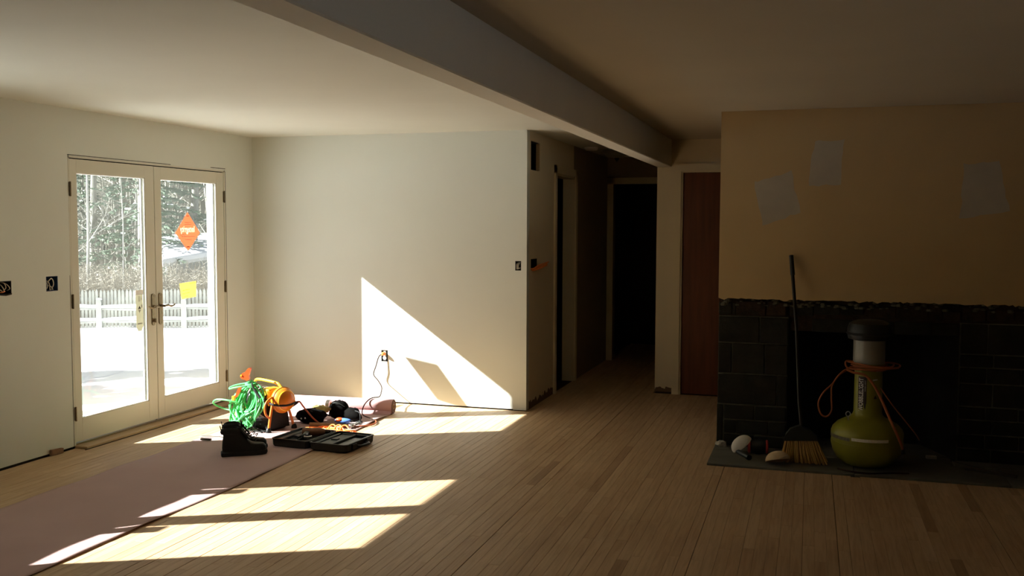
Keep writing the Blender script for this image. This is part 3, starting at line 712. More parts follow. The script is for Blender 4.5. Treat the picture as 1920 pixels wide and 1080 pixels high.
for s in (-1, 1):
    en = MB().lathe([(.0605,s*.490),(.056,s*.486),(.050,s*.491),(.040,s*.487),(.030,s*.490),(.020,s*.487)], 40, 'X', capb=False, capt=False)
    obj('wound_end', en, M['paperend'], ro)
obj('core_tube', MB().lathe([(.020,.492),(.016,.492),(.016,-.492),(.020,-.492),(.020,.492)], 24, 'X', capb=False, capt=False), M['woodh'], ro, smooth=True)
obj('loose_edge', MB().add([(-.488,-.055,-.030),(.488,-.055,-.030),(.486,-.075,-.0585),(-.488,-.070,-.0585)], [(0,1,2,3)]), M['rollpaper'], ro)

# ------------------------------------------------------------------ boots
def boot(label, loc, rz, s=1.):
    t = thing('work_boot', label, 'boot', loc, rz, 'pair of black work boots')
    def ring(x0, x1, wd, z, toe=.5, n=22, lean=0):
        pts = []
        cx, hx = (x0+x1)/2, (x1-x0)/2
        for k in range(n):
            q = 2*math.pi*k/n; c, sn = math.cos(q), math.sin(q)
            x = cx + hx*math.copysign(abs(c)**.75, c)
            w_ = wd*(1.0 + .18*(x-cx)/hx)
            pts.append((x, w_*math.copysign(abs(sn)**.8, sn), z + lean*(x-cx)))
        return pts
    up = [ring(-.004,.290,.046,.026), ring(-.006,.294,.048,.038), ring(-.006,.292,.047,.058), ring(-.006,.278,.044,.074), ring(-.004,.248,.042,.088,lean=-.10),
          ring(.0,.214,.040,.102,lean=-.22), ring(.002,.184,.040,.118,lean=-.25), ring(-.002,.158,.041,.136,lean=-.2), ring(-.006,.136,.044,.156,lean=-.12), ring(-.008,.118,.047,.176,lean=.05)]
    cuff = [ring(-.012,.124,.050,.160), ring(-.018,.126,.053,.176), ring(-.014,.120,.052,.196), ring(.0,.106,.043,.203), ring(.012,.094,.034,.18)]
    obj('upper', MB().loft(up), M['leather'], t, smooth=60)
    cuff = [[(x, y, z - (.010 if i > 1 else .006)*(((x-.055)/.06)**2)) for x, y, z in rg] for i, rg in enumerate(cuff)]
    obj('padded_cuff', MB().loft(cuff), M['leather'], t, smooth=60)
    sl = [ring(-.010,.296,.049,.0), ring(-.012,.302,.051,.010), ring(-.010,.300,.051,.030)]
    obj('sole', MB().loft(sl), M['rubber'], t, smooth=50)
    obj('heel', MB().rbox(-.014,.085,-.044,.044,0,.028,.006), M['rubber'], t)
    lc = MB()
    for k in range(6):
        x = .222 - k*.0185; z = .103 + k*.014; lc.tube(curve([(x-.006,-.034,z-.006),(x+.010,0,z+.006),(x-.006,.034,z-.006)],4), .0032, 6)
    obj('laces', lc, M['rubber'], t, smooth=True)
    obj('tongue', MB().loft([[(.17,-.03,.112),(.17,.03,.112),(.18,.03,.116),(.18,-.03,.116)],[(.116,-.032,.180),(.116,.032,.180),(.128,.032,.184),(.128,-.032,.184)],[(.110,-.024,.210),(.110,.024,.210),(.120,.024,.212),(.120,-.024,.212)]]), M['leather'], t)
    obj('pull_loop', MB().tube(curve([(-.012,-.012,.185),(-.018,-.012,.208),(-.018,.012,.208),(-.012,.012,.185)],5), .003, 6), M['leather'], t)
    for o in t.children: o.scale = (s, s, s)
    return t
boot('black leather work boot standing nearer on the pink paper', (-3.878, 5.715, .006), math.radians(36))
boot('black leather work boot half hidden behind its pair', (-3.955, 5.845, .006), math.radians(38))

# ------------------------------------------------------------------ open tool case and what lies in it
tc = thing('tool_case', 'open black plastic tool case with two shallow halves', 'tool case', (-3.395, 6.262, .004), math.radians(-4))
def half(name, x0, x1, zb, zt):
    mb = MB(); y0, y1 = -.205, .205; wv = .012
    out = [(x0+.02,y0),(x1-.02,y0),(x1,y0+.02),(x1,y1-.02),(x1-.02,y1),(x0+.02,y1),(x0,y1-.02),(x0,y0+.02)]
    cx, cyv = (x0+x1)/2, 0
    def sc(k, z): return [(cx+(x-cx)*k, cyv+(y-cyv)*k, z) for x,y in out]
    mb.loft([sc(.93,zb), sc(.97,zb+.012), sc(.985,zt-.010), sc(1.0,zt-.009), sc(1.0,zt), sc(.94,zt), sc(.91,zt-.028), sc(.90,zt-.030)])
    return obj(name, mb, M['black'], tc)
lo = half('base_half', -.318, -.004, 0, .062); hi = half('lid_half', .004, .318, 0, .060)
for y in (-.15,-.02,.11): obj('hinge', MB().tube([(0,y,.052),(0,y+.07,.052)], .006, 8), M['black'], tc)
tr1 = MB()
for (a,b,c,d,z) in ((-.29,-.25,-.18,.18,.052),(-.24,-.205,-.02,.18,.050),(-.195,-.18,-.05,.18,.054),(-.15,-.14,-.18,.0,.05),(-.045,-.03,-.18,.18,.052),(-.29,-.05,-.185,-.17,.05)): tr1.rbox(a,b,c,d,.030,z,.003)
obj('compartment_ribs', tr1, M['tray'], lo)
tr2 = MB()
for (a,b,c,d,z) in ((.025,.05,-.18,.18,.050),(.06,.155,-.16,.17,.044),(.165,.18,-.18,.18,.052),(.275,.292,-.18,.18,.05),(.06,.28,.165,.18,.052),(.075,.13,-.02,.02,.052)): tr2.rbox(a,b,c,d,.028,z,.003)
obj('compartment_ribs', tr2, M['tray'], hi)
obj('sheet_label', MB().box(.19,.268,-.17,.12,.036,.0375), mat('grey_leaflet', (.16,.17,.165), .35, var=.6, scale=30, col2=(.03,.03,.03)), hi)
for y in (-.13,.07): obj('latch', MB().rbox(.312,.328,y,y+.06,.012,.052,.003), M['black'], hi)
obj('carry_handle', MB().tube(curve([(.318,-.06,.03),(.35,-.055,.03),(.355,0,.03),(.35,.055,.03),(.318,.06,.03)],5), .009, 8), M['black'], hi, smooth=True)
dr = thing('power_drill', 'brown and grey power tool lying in the open case', 'power tool', (-3.50, 6.315, .040), math.radians(18))
obj('motor_body', MB().lathe([(.010,-.10),(.026,-.095),(.030,-.05),(.031,.03),(.024,.06),(.018,.075),(.010,.078)], 20, 'X', (0,.05,.028)), M['drillbrown'], dr, smooth=True)
obj('grip', MB().rbox(-.075,-.035,-.09,.04,.004,.040,.008), M['tray'], dr)
obj('chuck_ring', MB().lathe([(.024,-.008),(.030,-.006),(.030,.006),(.024,.008),(.024,-.008)], 22, 'Z', (-.02,-.13,.03), capb=False, capt=False), M['steel'], dr, smooth=True)
obj('chuck', MB().lathe([(.018,.078),(.016,.11),(.008,.118)], 14, 'X', (0,.05,.028)), M['darkmetal'], dr, smooth=True)

# ------------------------------------------------------------------ cord reel with green hose and clamp
re = thing('cord_reel', 'orange framed cable reel with yellow handle and black cables', 'cable reel', (-4.11, 6.665, .004), math.radians(-22))
def frame(x, m, bulge):
    mb = MB()
    mb.tube(curve([(x+.022,-.128,.0),(x+.012,-.105,.10),(x,-.07,.22),(x-.01,-.045,.30)],6), .0105, 10)
    mb.tube(curve([(x+.022,.118,.0),(x+.012,.095,.10),(x,.06,.22),(x-.01,.035,.30)],6), .0105, 10)
    if bulge:
        mb.tube(curve([(x,.02,.262),(x+.004,-.06,.272),(x+.008,-.125,.245),(x+.01,-.15,.20),(x+.01,-.14,.14),(x+.012,-.10,.105)],6), .0085, 10)
    return mb
fr = obj('frame', frame(.165, M['orange'], True), M['orange'], re, smooth=True)
obj('frame', frame(-.165, M['orange'], True), M['orange'], re, smooth=True)
for x in (.187,-.143):
    for y in (-.128,.118): obj('rubber_foot', MB().lathe([(.022,-.002),(.022,.012),(.014,.034),(.012,.036)], 14, 'Z', (x,y,0)), M['black'], fr if x > 0 else re, smooth=True)
obj('carry_handle', MB().tube(curve([(-.165,0,.29),(-.155,0,.345),(-.12,0,.372),(.0,.0,.374),(.115,.005,.366),(.155,.01,.348),(.20,.02,.300)],6), .0115, 12), M['yellow'], re, smooth=True)
obj('drum_cover', MB().lathe([(.100,.120),(.104,.128),(.104,.150),(.098,.154),(.096,.160),(.088,.178),(.066,.200),(.035,.212),(.008,.216)], 30, 'X', (.03,.022,.236)), mat('amber_plastic', (.66,.20,.01), .4), re, smooth=35)
obj('cover_rim', MB().lathe([(.072,.193),(.078,.196),(.082,.192),(.080,.186)], 30, 'X', (.03,.022,.236), capb=False, capt=False), M['yellow'], re, smooth=True)
obj('housing', MB().rbox(.02,.13,-.085,.085,.19,.325,.012), M['yellow'], re)
sp = MB(); rs = random.Random(4)
for k in range(13):
    x = -.135 + k*.020; R = .115 + rs.uniform(-.012,.006)
    sp.tube([(x+rs.uniform(-.006,.006), R*math.cos(q), .20+R*math.sin(q)*.95) for q in [2*math.pi*i/28 for i in range(28)]], .0085, 8, closed=True)
obj('black_cable', sp, M['black'], re, smooth=True)
sp = MB()
for k in range(5):
    x = -.128 + k*.045; R = .128 + rs.uniform(-.006,.006)
    sp.tube([(x+.012*math.sin(3*q), R*math.cos(q), .20+R*math.sin(q)*.93) for q in [2*math.pi*i/30 for i in range(30)]], .0045, 6, closed=True)
obj('white_cable', sp, M['whitecord'], re, smooth=True)
obj('drum', MB().lathe([(.10,-.15),(.10,.12)], 24, 'X', (0,0,.20)), M['black'], re)
obj('side_panel', MB().prism([(-.105,.018),(.095,.018),(.068,.205),(-.070,.205)], 'X', .135, .160), M['leather'], re)
obj('base_skid', MB().rbox(-.17,.135,-.10,.09,.004,.055,.01), M['leather'], re)
obj('strap', MB().tube(curve([(.150,-.088,.222),(.192,-.078,.212),(.234,-.02,.203),(.239,.05,.204),(.212,.105,.212),(.17,.128,.222)],6), .009, 8), M['rubber'], re, smooth=True)
obj('screw', MB().lathe([(.006,.160),(.004,.163)], 10, 'X', (0,-.01,.16)), M['steel'], re)
lc = MB()
for k in range(5):
    y = -.11 - .012*k; lc.tube(curve([(-.17+.03*k,y,.006),(-.05,y-.02,.010+.006*(k%2)),(.08,y-.03+.02*(k%3),.008),(.16,y-.015,.007)],6), .005, 6)
obj('trailing_cord', lc, M['black'], re, smooth=True)
lc = MB()
for k in range(4):
    y = -.125 - .016*k; lc.tube(curve([(-.15+.03*k,y,.007),(-.04,y-.012,.014),(.07,y-.022,.007)],6), .004, 6)
obj('trailing_cord', lc, M['whitecord'], re, smooth=True)

ho = thing('air_hose', 'coil of bright green hose hung over the cable reel', 'hose', (-4.175, 6.545, .0))
rh = random.Random(12); hb = MB()
for k in range(15):
    W_ = rh.uniform(.045,.135); hgt = rh.uniform(.27,.375); top = .385 + rh.uniform(-.012,.008); tl = rh.uniform(-.30,.02); yo = rh.uniform(-.045,.015)
    cxo = rh.uniform(-.075,.035)
    pts = []
    for i in range(30):
        q = 2*math.pi*i/30; sx = math.sin(q); cz = math.cos(q)
        fl = (1-cz)/2
        wid = W_*(.20 + .95*math.sin(math.pi*min(1,fl*.92))**.8)
        x = wid*math.copysign(abs(sx)**.9, sx) + cxo*fl*1.6 + tl*fl*.25
        pts.append((x, yo*fl + .03*math.sin(q*2+k)*fl - .03 + .035*(1-fl), top - hgt*fl + .008*math.sin(3*q+k)))
    hb.tube(pts, .0072, 8, closed=True)
# bulge loops lying out to the left, knot strands near the bottom
hb.tube(curve([(-.06,-.02,.20),(-.16,-.06,.235),(-.28,-.05,.235),(-.335,-.02,.20),(-.30,.01,.165),(-.18,.0,.145),(-.06,-.05,.15),(.02,-.07,.16)],7), .0072, 8)
hb.tube(curve([(.0,-.03,.36),(-.08,-.05,.345),(-.13,-.05,.335),(-.165,-.045,.325),(-.17,-.03,.335),(-.12,-.02,.355),(-.02,-.01,.375)],7), .0072, 8)
hb.tube(curve([(.04,.0,.37),(.085,.0,.345),(.118,-.01,.29),(.122,-.02,.22)],7), .0068, 8)
for k in range(7):
    a = rh.uniform(-.14,-.02); hb.tube(curve([(a,-.05,rh.uniform(.11,.17)),(a+.05,-.085,rh.uniform(.06,.10)),(a+.085,-.075,rh.uniform(.03,.08)),(a+.03,-.09,rh.uniform(.02,.06)),(a+.06,-.06,.13)],5), .0068, 8)
hb.tube(curve([(-.01,-.07,.10),(.02,-.09,.05),(.015,-.095,.014)],5), .0068, 8)
obj('coil', hb, M['greenhose'], ho, smooth=True)
hw = MB()
for k in range(3): hw.tube([(.0+.030*math.cos(q)*1.4, -.006+.028*math.sin(q), .352+.010*k+.006*math.sin(q)) for q in [2*math.pi*i/16 for i in range(16)]], .0072, 8, closed=True)
obj('binding_loop', hw, M['greenhose'], ho, smooth=True)
obj('black_strap', MB().tube(curve([(.03,-.04,.385),(.045,-.05,.35),(.075,-.05,.31),(.11,-.05,.27)],5), [.006]*8+[.011]*8, 8), M['rubber'], ho, smooth=True)
cp = thing('spring_clamp', 'red orange spring clamp gripping the top of the green hose', 'clamp', (-4.22, 6.55, .395), math.radians(10))
obj('jaw', MB().prism([(-.030,.045),(-.012,.062),(.004,.066),(.030,.098),(.046,.104),(.052,.094),(.044,.070),(.036,.045),(.040,.012),(.022,.0),(.0,.008),(-.022,.014),(-.034,.028)], 'Y', -.045, -.018), M['red'], cp)
obj('jaw', MB().prism([(-.04,-.055),(-.018,-.048),(-.022,-.075),(-.05,-.125),(-.064,-.128),(-.060,-.10)], 'Y', -.072, -.048), M['red'], cp)
obj('jaw_pad', MB().rbox(-.095,-.070,-.072,-.046,-.155,-.118,.004), M['yellow'], cp)
obj('pivot', MB().lathe([(.007,-.05),(.007,-.012)], 10, 'Y', (-.024,0,.042)), M['yellow'], cp)

# ------------------------------------------------------------------ cords
xc = thing('extension_cord', 'orange cord coloured dark as if backlit, plugged into the outlet and looping over the pink roll', 'cord', (-3.70, 7.9, 0))
def W2L(pts, o): return [(a-o.location.x, b-o.location.y, c-o.location.z) for a,b,c in pts]
path = [(-3.690,7.938,.449),(-3.722,7.92,.425),(-3.745,7.905,.34),(-3.766,7.90,.263),(-3.713,7.88,.212),(-3.650,7.82,.166),(-3.590,7.68,.142),(-3.524,7.50,.139),(-3.566,7.465,.135),
        (-3.592,7.425,.118),(-3.610,7.380,.080),(-3.612,7.345,.030),(-3.575,7.30,.011),(-3.479,7.215,.011),(-3.400,7.145,.010)]
obj('cable', MB().tube(curve(W2L(path,xc),7), .0050, 8), M['shadecord'], xc, smooth=True)
obj('cable', MB().tube(curve(W2L([(-3.400,7.145,.010),(-3.360,7.09,.010),(-3.340,6.99,.010),(-3.395,6.90,.010),(-3.52,6.83,.010),(-3.66,6.83,.009),(-3.74,6.85,.02),(-3.775,6.80,.07),(-3.825,6.75,.16),(-3.848,6.72,.212),(-3.868,6.722,.209)],xc),7), .0065, 8), M['dimcord'], xc, smooth=True)
pg = MB().lathe([(.016,.0),(.018,-.006),(.016,-.03),(.008,-.042)], 16, 'Y', (.0,.0,0))
obj('plug', MB().add([(a*1.0-.0+(-3.686+3.70), b+(7.955-7.9)-.002, c+.449) for a,b,c in pg.v], pg.f), M['cord'], xc, smooth=True)
obj('socket_end', MB().tube(W2L([(-3.925,6.735,.178),(-3.888,6.728,.200),(-3.865,6.722,.210)], xc), [.015,.014,.009], 10), M['rubber'], xc, smooth=True)
xp = thing('extension_cord', 'heap of orange cord loops on the floor behind the tool case', 'cord', (-3.53, 6.645, .004), math.radians(4))
rx = random.Random(9); xb = MB()
for k in range(13):
    L_ = rx.uniform(.08,.20); wy = rx.uniform(.025,.075); cx_ = rx.uniform(-.07,.07); cy_ = rx.uniform(-.03,.03); z0 = .008 + rx.uniform(0,.022); an = rx.uniform(-.35,.35)
    pts = []
    for i in range(10):
        q = 2*math.pi*i/10; x_, y_ = L_*math.cos(q)*rx.uniform(.85,1.1), wy*math.sin(q)*rx.uniform(.8,1.15)
        pts.append((cx_+x_*math.cos(an)-y_*math.sin(an), cy_+x_*math.sin(an)+y_*math.cos(an), max(.006, z0+.012*math.sin(2*q+k))))
    xb.tube(curve(pts, 4, closed=True), .0055, 8, closed=True)
for k in range(3):
    xb.tube(curve([(-.02+.05*k,-.04,.01),(-.01+.05*k,-.01,.05),(.02+.05*k,.0,.06),(.06+.05*k,-.02,.03),(.09+.05*k,-.05,.008)],6), .0055, 8)
obj('loops', xb, M['cord'], xp, smooth=True)
obj('tail', MB().tube(curve([(.14,.02,.012),(.2,.0,.008),(.235,-.01,.008)],6), .0055, 8), M['cord'], xp, smooth=True)
pc = thing('loose_cable', 'grey cable end curling on the paper behind the boots', 'cord', (-4.28, 6.12, .0))
obj('cable', MB().tube(curve([(.12,.10,.012),(-.01,.12,.012),(-.085,.08,.012),(-.10,.04,.012),(-.06,.05,.012),(.03,.11,.012)],7), .0045, 8), M['taggrey'], pc, smooth=True)
obj('metal_tip', MB().tube([(-.045,-.03,.014),(.04,-.02,.014)], .0085, 10), M['darkmetal'], pc, smooth=True)
hm = thing('hammer', 'claw hammer with a brown handle lying beyond the cord heap', 'hammer', (-3.62, 6.83, .014), math.radians(8))
obj('handle', MB().tube([(-.19,0,.004),(-.12,0,.004),(.02,0,.004),(.15,0,.005)], [.016,.017,.0125,.012], 12), M['woodh'], hm, smooth=True)
hd = MB().rbox(.145,.185,-.035,.03,-.010,.020,.005); hd.lathe([(.014,-.035),(.012,-.045),(.016,-.052),(.016,-.068)], 14, 'Y', (.165,0,.005))
hd.tube(curve([(.155,.03,.006),(.165,.065,.010),(.195,.095,.004)],5), [.010]*5+[.008]*4+[.004]*2, 8).tube(curve([(.175,.03,.006),(.19,.06,.010),(.222,.085,.004)],5), [.010]*5+[.008]*4+[.004]*2, 8)
obj('claw_head', hd, M['steel'], hm, smooth=40)

# ------------------------------------------------------------------ tool bags and small things behind
def lump(mb, c, r, seed, n=16, m=10, amp=.14):
    q = random.Random(seed); ph = [(q.uniform(0,6.28), q.randint(1,4), q.randint(1,4)) for _ in range(4)]
    rings = []
    for i in range(1, m):
        a = math.pi*i/m - math.pi/2; ring = []
        for k in range(n):
            b = 2*math.pi*k/n; s = 1 + amp*sum(math.sin(p+u*b+v*a) for p,u,v in ph)/2
            ring.append((c[0]+r[0]*s*math.cos(a)*math.cos(b), c[1]+r[1]*s*math.cos(a)*math.sin(b), max(.001, c[2]+r[2]*s*math.sin(a))))
        rings.append(ring)
    return mb.loft(rings)
kp = thing('knee_pad', 'rounded black knee pad standing before the pink roll', 'knee pad', (-3.70, 7.10, .004))
obj('cap_shell', lump(MB(), (0,0,.085), (.088,.06,.080), 3, amp=.06), M['bag'], kp, smooth=60)
obj('pad', lump(MB(), (.0,.03,.055), (.105,.06,.055), 5, amp=.08), M['bag'], kp, smooth=60)
obj('strap', MB().tube(curve([(-.08,-.01,.03),(-.12,-.04,.06),(-.105,-.05,.095),(-.07,-.04,.09)],6), .006, 6), M['rubber'], kp, smooth=True)
obj('seam', MB().tube(curve([(-.078,-.032,.10),(-.04,-.058,.145),(.02,-.06,.15),(.07,-.04,.12)],6), .003, 6), M['tray'], kp, smooth=True)
k2 = thing('knee_pad', 'flatter black knee pad with a loop strap beside its pair', 'knee pad', (-3.575, 7.08, .004), math.radians(-10))
obj('cap_shell', lump(MB(), (0,0,.055), (.095,.05,.060), 9, amp=.12), M['bag'], k2, smooth=60)
obj('strap', MB().tube(curve([(.05,-.02,.095),(.10,-.03,.085),(.115,-.04,.05),(.11,-.04,.012),(.07,-.04,.01)],6), .005, 6), M['rubber'], k2, smooth=True)
obj('buckle', MB().rbox(.09,.125,-.05,-.02,.001,.02,.003), M['black'], k2)
tb = thing('tool_pouch', 'slumped black tool pouch behind the orange reel leg', 'tool bag', (-3.86, 6.93, .004))
obj('body', lump(MB(), (0,0,.05), (.125,.075,.065), 14, amp=.16), M['bag'], tb, smooth=60)
obj('flap', lump(MB(), (.02,-.01,.085), (.10,.06,.03), 17, amp=.2), M['bag'], tb, smooth=60)
rv = MB()
for (x_,z_) in ((-.05,.045),(-.015,.05)): rv.lathe([(.007,-.082),(.004,-.086)], 10, 'Y', (x_,0,z_))
obj('rivet', rv, M['steel'], tb)
cg = thing('work_cloth', 'crumpled dull yellow cloth lying on the tool pouch', 'cloth', (-3.835, 7.03, .075))
obj('folds', lump(MB(), (0,0,.02), (.085,.05,.034), 23, amp=.28), M['cloth'], cg, smooth=60)
tp = thing('tape_roll', 'small silver and amber tape roll tucked by the knee pad', 'tape', (-3.815, 7.14, .085))
obj('roll', MB().lathe([(.018,-.016),(.036,-.016),(.036,.016),(.018,.016),(.018,-.016)], 24, 'X', (0,0,.036), capb=False, capt=False), M['steel'], tp, smooth=30)
obj('core', MB().lathe([(.017,-.016),(.0185,-.016),(.0185,.016),(.017,.016),(.017,-.016)], 24, 'X', (0,0,.036), capb=False, capt=False), M['yellow'], tp, smooth=30)
ck = thing('chalk_line', 'blue and orange chalk reel lying in front of the knee pads', 'chalk line', (-3.60, 6.965, .004), math.radians(5))
obj('case', lump(MB(), (0,0,.024), (.075,.032,.024), 31, amp=.04), M['blue'], ck, smooth=60)
obj('cap', lump(MB(), (-.022,-.008,.034), (.035,.028,.018), 33, amp=.04), M['red'], ck, smooth=60)
obj('hook_tip', MB().tube([(.07,0,.024),(.095,0,.022)], [.010,.004], 8), M['black'], ck, smooth=True)
wbk = tag(obj('wood_block', MB().rbox(-.004,.022,-.055,.055,-.018,.022,.003), mat('scrap_wood', (.30,.17,.09), .8, var=.3, scale=20), loc=(XW+.004,5.41,.018), rot=(math.radians(-4),0,0)), 'small brown wood wedge pushed against the foot of the wall', 'wood block')

# ------------------------------------------------------------------ things on the hearth
wl2 = thing('work_light', 'olive yellow wobbling work light with a frosted lens', 'work light', (.388, 6.815, .014))
body = [(.10,.0),(.145,.010),(.19,.045),(.217,.09),(.229,.14),(.231,.165)]
obj('weighted_base', MB().lathe(body, 48), M['olive'], wl2, smooth=True)
obj('shoulder', MB().lathe([(.231,.200),(.231,.225),(.222,.250),(.195,.280),(.150,.305),(.115,.322),(.098,.340),(.092,.355)], 48, capb=False), M['olive'], wl2, smooth=True)
obj('waist', MB().lathe([(.229,.164),(.229,.201)], 48, capb=False, capt=False), M['olive'], wl2, smooth=True)
tpm = MB()
for (q0,q1,z0,z1,mm) in ((-2.05,-1.02,.196,.216,0),):
    n = 26
    vs = []; R = .2325
    for i in range(n+1):
        q = q0+(q1-q0)*i/n
        for z in (z0,z1): vs.append((R*math.cos(q), R*math.sin(q), z))
    tpm.add(vs, [(2*i,2*i+2,2*i+3,2*i+1) for i in range(n)])
obj('reflective_tape', tpm, M['tape'], wl2, smooth=True)
tpm = MB(); n = 20; R = .2325
vs = []
for i in range(n+1):
    q = -3.05+(.95)*i/n
    for z in (.190,.212): vs.append((R*math.cos(q), R*math.sin(q), z))
tpm.add(vs, [(2*i,2*i+2,2*i+3,2*i+1) for i in range(n)])
obj('worn_tape', tpm, M['tapedull'], wl2, smooth=True)
obj('neck', MB().lathe([(.094,.345),(.090,.36),(.088,.62),(.090,.655),(.098,.675),(.102,.690)], 36, capb=False), M['olive'], wl2, smooth=True)
obj('lens', MB().lathe([(.101,.690),(.101,.850)], 36), M['diffuser'], wl2, smooth=True)
obj('cap', MB().lathe([(.108,.845),(.135,.852),(.142,.880),(.142,.925),(.130,.955),(.09,.975),(.03,.982)], 36), M['black'], wl2, smooth=True)
obj('cap_rim', MB().lathe([(.142,.880),(.147,.884),(.147,.893),(.142,.897)], 36, capb=False, capt=False), M['rubber'], wl2, smooth=True)
# label with lettering running up the neck
def wrap(pts2, R, q0): return [(R*math.cos(q0+a/R), R*math.sin(q0+a/R), b) for a,b in pts2]
q0 = math.radians(-118)
gp = [(-.030+.060*i/8, .365) for i in range(9)] + [(-.030+.060*i/8, .605) for i in range(9)]
gv = wrap(gp, .0895, q0)
obj('label_plate', MB().add(gv, [(i,i+1,10+i,9+i) for i in range(8)]), M['darkink'], wl2, smooth=True)
v, f = text_mesh('WOBBLELIGHT', .034, .0010)
kx = .222/(max(p[0] for p in v)-min(p[0] for p in v))
obj('lettering', MB().add(wrap([(-b*1.25-.006, a*kx+.485) for a,b,_ in v], .0905, q0), f), M['paperw'], wl2, recalc=False)
v, f = text_mesh('WORK LIGHT', .012, .0002)
obj('small_lettering', MB().add(wrap([(-b+.021, a+.545) for a,b,_ in v], .0905, q0), f), M['taggrey'], wl2, recalc=False)
ring = MB().tube([(-.128+.014*math.cos(q), -.13, .36+.016*math.sin(q)) for q in [2*math.pi*i/18 for i in range(18)]], .0035, 7, closed=True)
ring.tube([(-.128,-.13,.343),(-.124,-.125,.318)], .006, 8)
obj('tie_ring', ring, M['steel'], wl2, smooth=True)
tag(obj('warning_mark', MB().add(wrap([(-.010,.46),(.014,.46),(.002,.485)], .0900, math.radians(-64)), [(0,1,2)]), M['darkink'], wl2))
obj('reflector_chip', MB().add(wrap([(-.012,.580),(.022,.584),(.022,.592),(-.012,.590)], .0900, math.radians(-68)), [(0,1,2,3)]), M['tape'], wl2)
obj('reflector_chip', MB().add(wrap([(-.016,.640),(.026,.640),(.026,.648),(-.016,.648)], .0935, math.radians(-52)), [(0,1,2,3)]), M['tape'], wl2)
wc2 = thing('light_cord', 'orange cord wound around the neck of the olive work light', 'cord', (.388, 6.815, .014))
lb = MB(); rl = random.Random(6)
for (R0, dx, dz, tl, th) in ((.112,.0,.655,.02,.3),(.116,.01,.668,-.05,.1),(.122,.03,.672,.10,.0),(.118,-.01,.684,-.06,.4),(.135,.055,.676,.03,-.2)):
    lb.tube([(dx+R0*1.04*math.cos(q), R0*math.sin(q), dz+tl*R0*math.cos(q-th)+.005*math.sin(2*q+th)) for q in [2*math.pi*i/30 for i in range(30)]], .0055, 8, closed=True)
lb.tube(curve([(-.10,-.06,.70),(-.145,-.075,.705),(-.148,-.08,.675),(-.12,-.09,.655),(-.02,-.13,.660),(.10,-.12,.668),(.18,-.07,.672)],7), .0058, 8)
lb.tube(curve([(-.10,-.07,.665),(-.18,-.10,.62),(-.235,-.12,.55),(-.29,-.13,.49),(-.318,-.13,.42),(-.300,-.13,.35),(-.262,-.13,.335),(-.232,-.13,.38),(-.236,-.13,.47),(-.232,-.12,.545),(-.18,-.10,.625),(-.11,-.08,.67)],7), .0055, 8)
lb.tube(curve([(-.14,-.09,.648),(-.10,-.11,.635),(-.03,-.125,.622),(.02,-.14,.57),(.07,-.165,.48),(.11,-.195,.39),(.155,-.215,.29),(.195,-.205,.20),(.21,-.17,.155)],7), .0085, 8)
lb.tube(curve([(.07,-.10,.54),(.14,-.13,.44),(.22,-.13,.34),(.29,-.10,.25),(.32,-.06,.20)],7), .004, 6)
obj('windings', lb, M['dullcord'], wc2, smooth=True)
obj('cord_end', MB().tube([(.21,-.17,.165),(.215,-.165,.125)], [.010,.013], 10), M['black'], wc2, smooth=True)
lb = MB().tube(curve([(-.19,-.20,.006),(-.10,-.26,.006),(.02,-.27,.006),(.14,-.22,.006),(.25,-.2,.006)],7), .005, 7)
obj('floor_loop', lb, M['shadecord'], wc2, smooth=True)

br = thing('broom', 'angled straw broom leaning on the chimney breast', 'broom', (-.012, 6.705, .014))
hx = MB().tube([(-.022,.02,.245),(-.04,.06,.40),(-.07,.20,.90),(-.118,.355,1.385)], [.011,.011,.0115,.012], 12)
obj('handle', hx, mat('broom_handle', (.014,.009,.006), .5, spec=.25), br, smooth=True)
obj('grip', MB().tube([(-.105,.317,1.26),(-.119,.358,1.395)], [.0155,.015], 12), M['black'], br, smooth=True)
obj('cap', MB().prism([(-.132,.150),(.084,.164),(.076,.190),(.028,.232),(-.008,.244),(-.03,.26),(-.056,.250),(-.095,.232),(-.126,.190)], 'Y', -.02, .045), M['broomcap'], br)
stw = MB(); rb = random.Random(8)
n1 = 26
for i in range(n1):
    for jj in range(4):
        u = (i+rb.uniform(.1,.9))/n1; xt = -.126+.205*u; xb_ = -.152+.302*u+rb.uniform(-.004,.004); yt = -.014+.016*jj; yb2 = -.026+.026*jj+rb.uniform(-.006,.006)
        zt = .156+.012*u; zb_ = .004+rb.uniform(0,.008)
        stw.tube([(xt,yt,zt),((xt+xb_)/2-.002,(yt+yb2)/2-.004,(zt+zb_)/2),(xb_,yb2,zb_)], [.0032,.0048,.0050], 5)
tag(obj('bristles', stw, M['straw'], br), kind='stuff')

def dust_mask(name, label, loc, rot, m):
    t = thing(name, label, 'mask', loc); t.rotation_euler = rot
    prof = []
    outer, inner = [], []
    for i in range(9):
        a = math.pi/2*i/8
        outer.append((.066*math.cos(a)+.0008, .066*math.sin(a))); inner.append((.063*math.cos(a)+.0008, .062*math.sin(a)))
    mb = MB().lathe(outer, 26, capb=False); mb.lathe(inner, 26, capb=False); mb.lathe([(.0668,0),(.0638,0)], 26, capb=False, capt=False)
    for i, (x_, y_, z_) in enumerate(mb.v): mb.v[i] = (x_*1.22, y_*.95, z_ + .003*(x_/.066)**2)
    obj('cup', mb, m, t, smooth=60)
    obj('nose_clip', MB().tube(curve([(.022,-.035,.050),(.046,0,.054),(.022,.035,.050)],5), .002, 6), M['steel'], t, smooth=True)
    obj('elastic_band', MB().tube(curve([(.0,.060,.002),(.03,.066,.010),(.06,.05,.022),(.06,-.05,.022),(.03,-.066,.010),(0,-.060,.002)],6), .0016, 5), M['copper'], t, smooth=True)
    return t
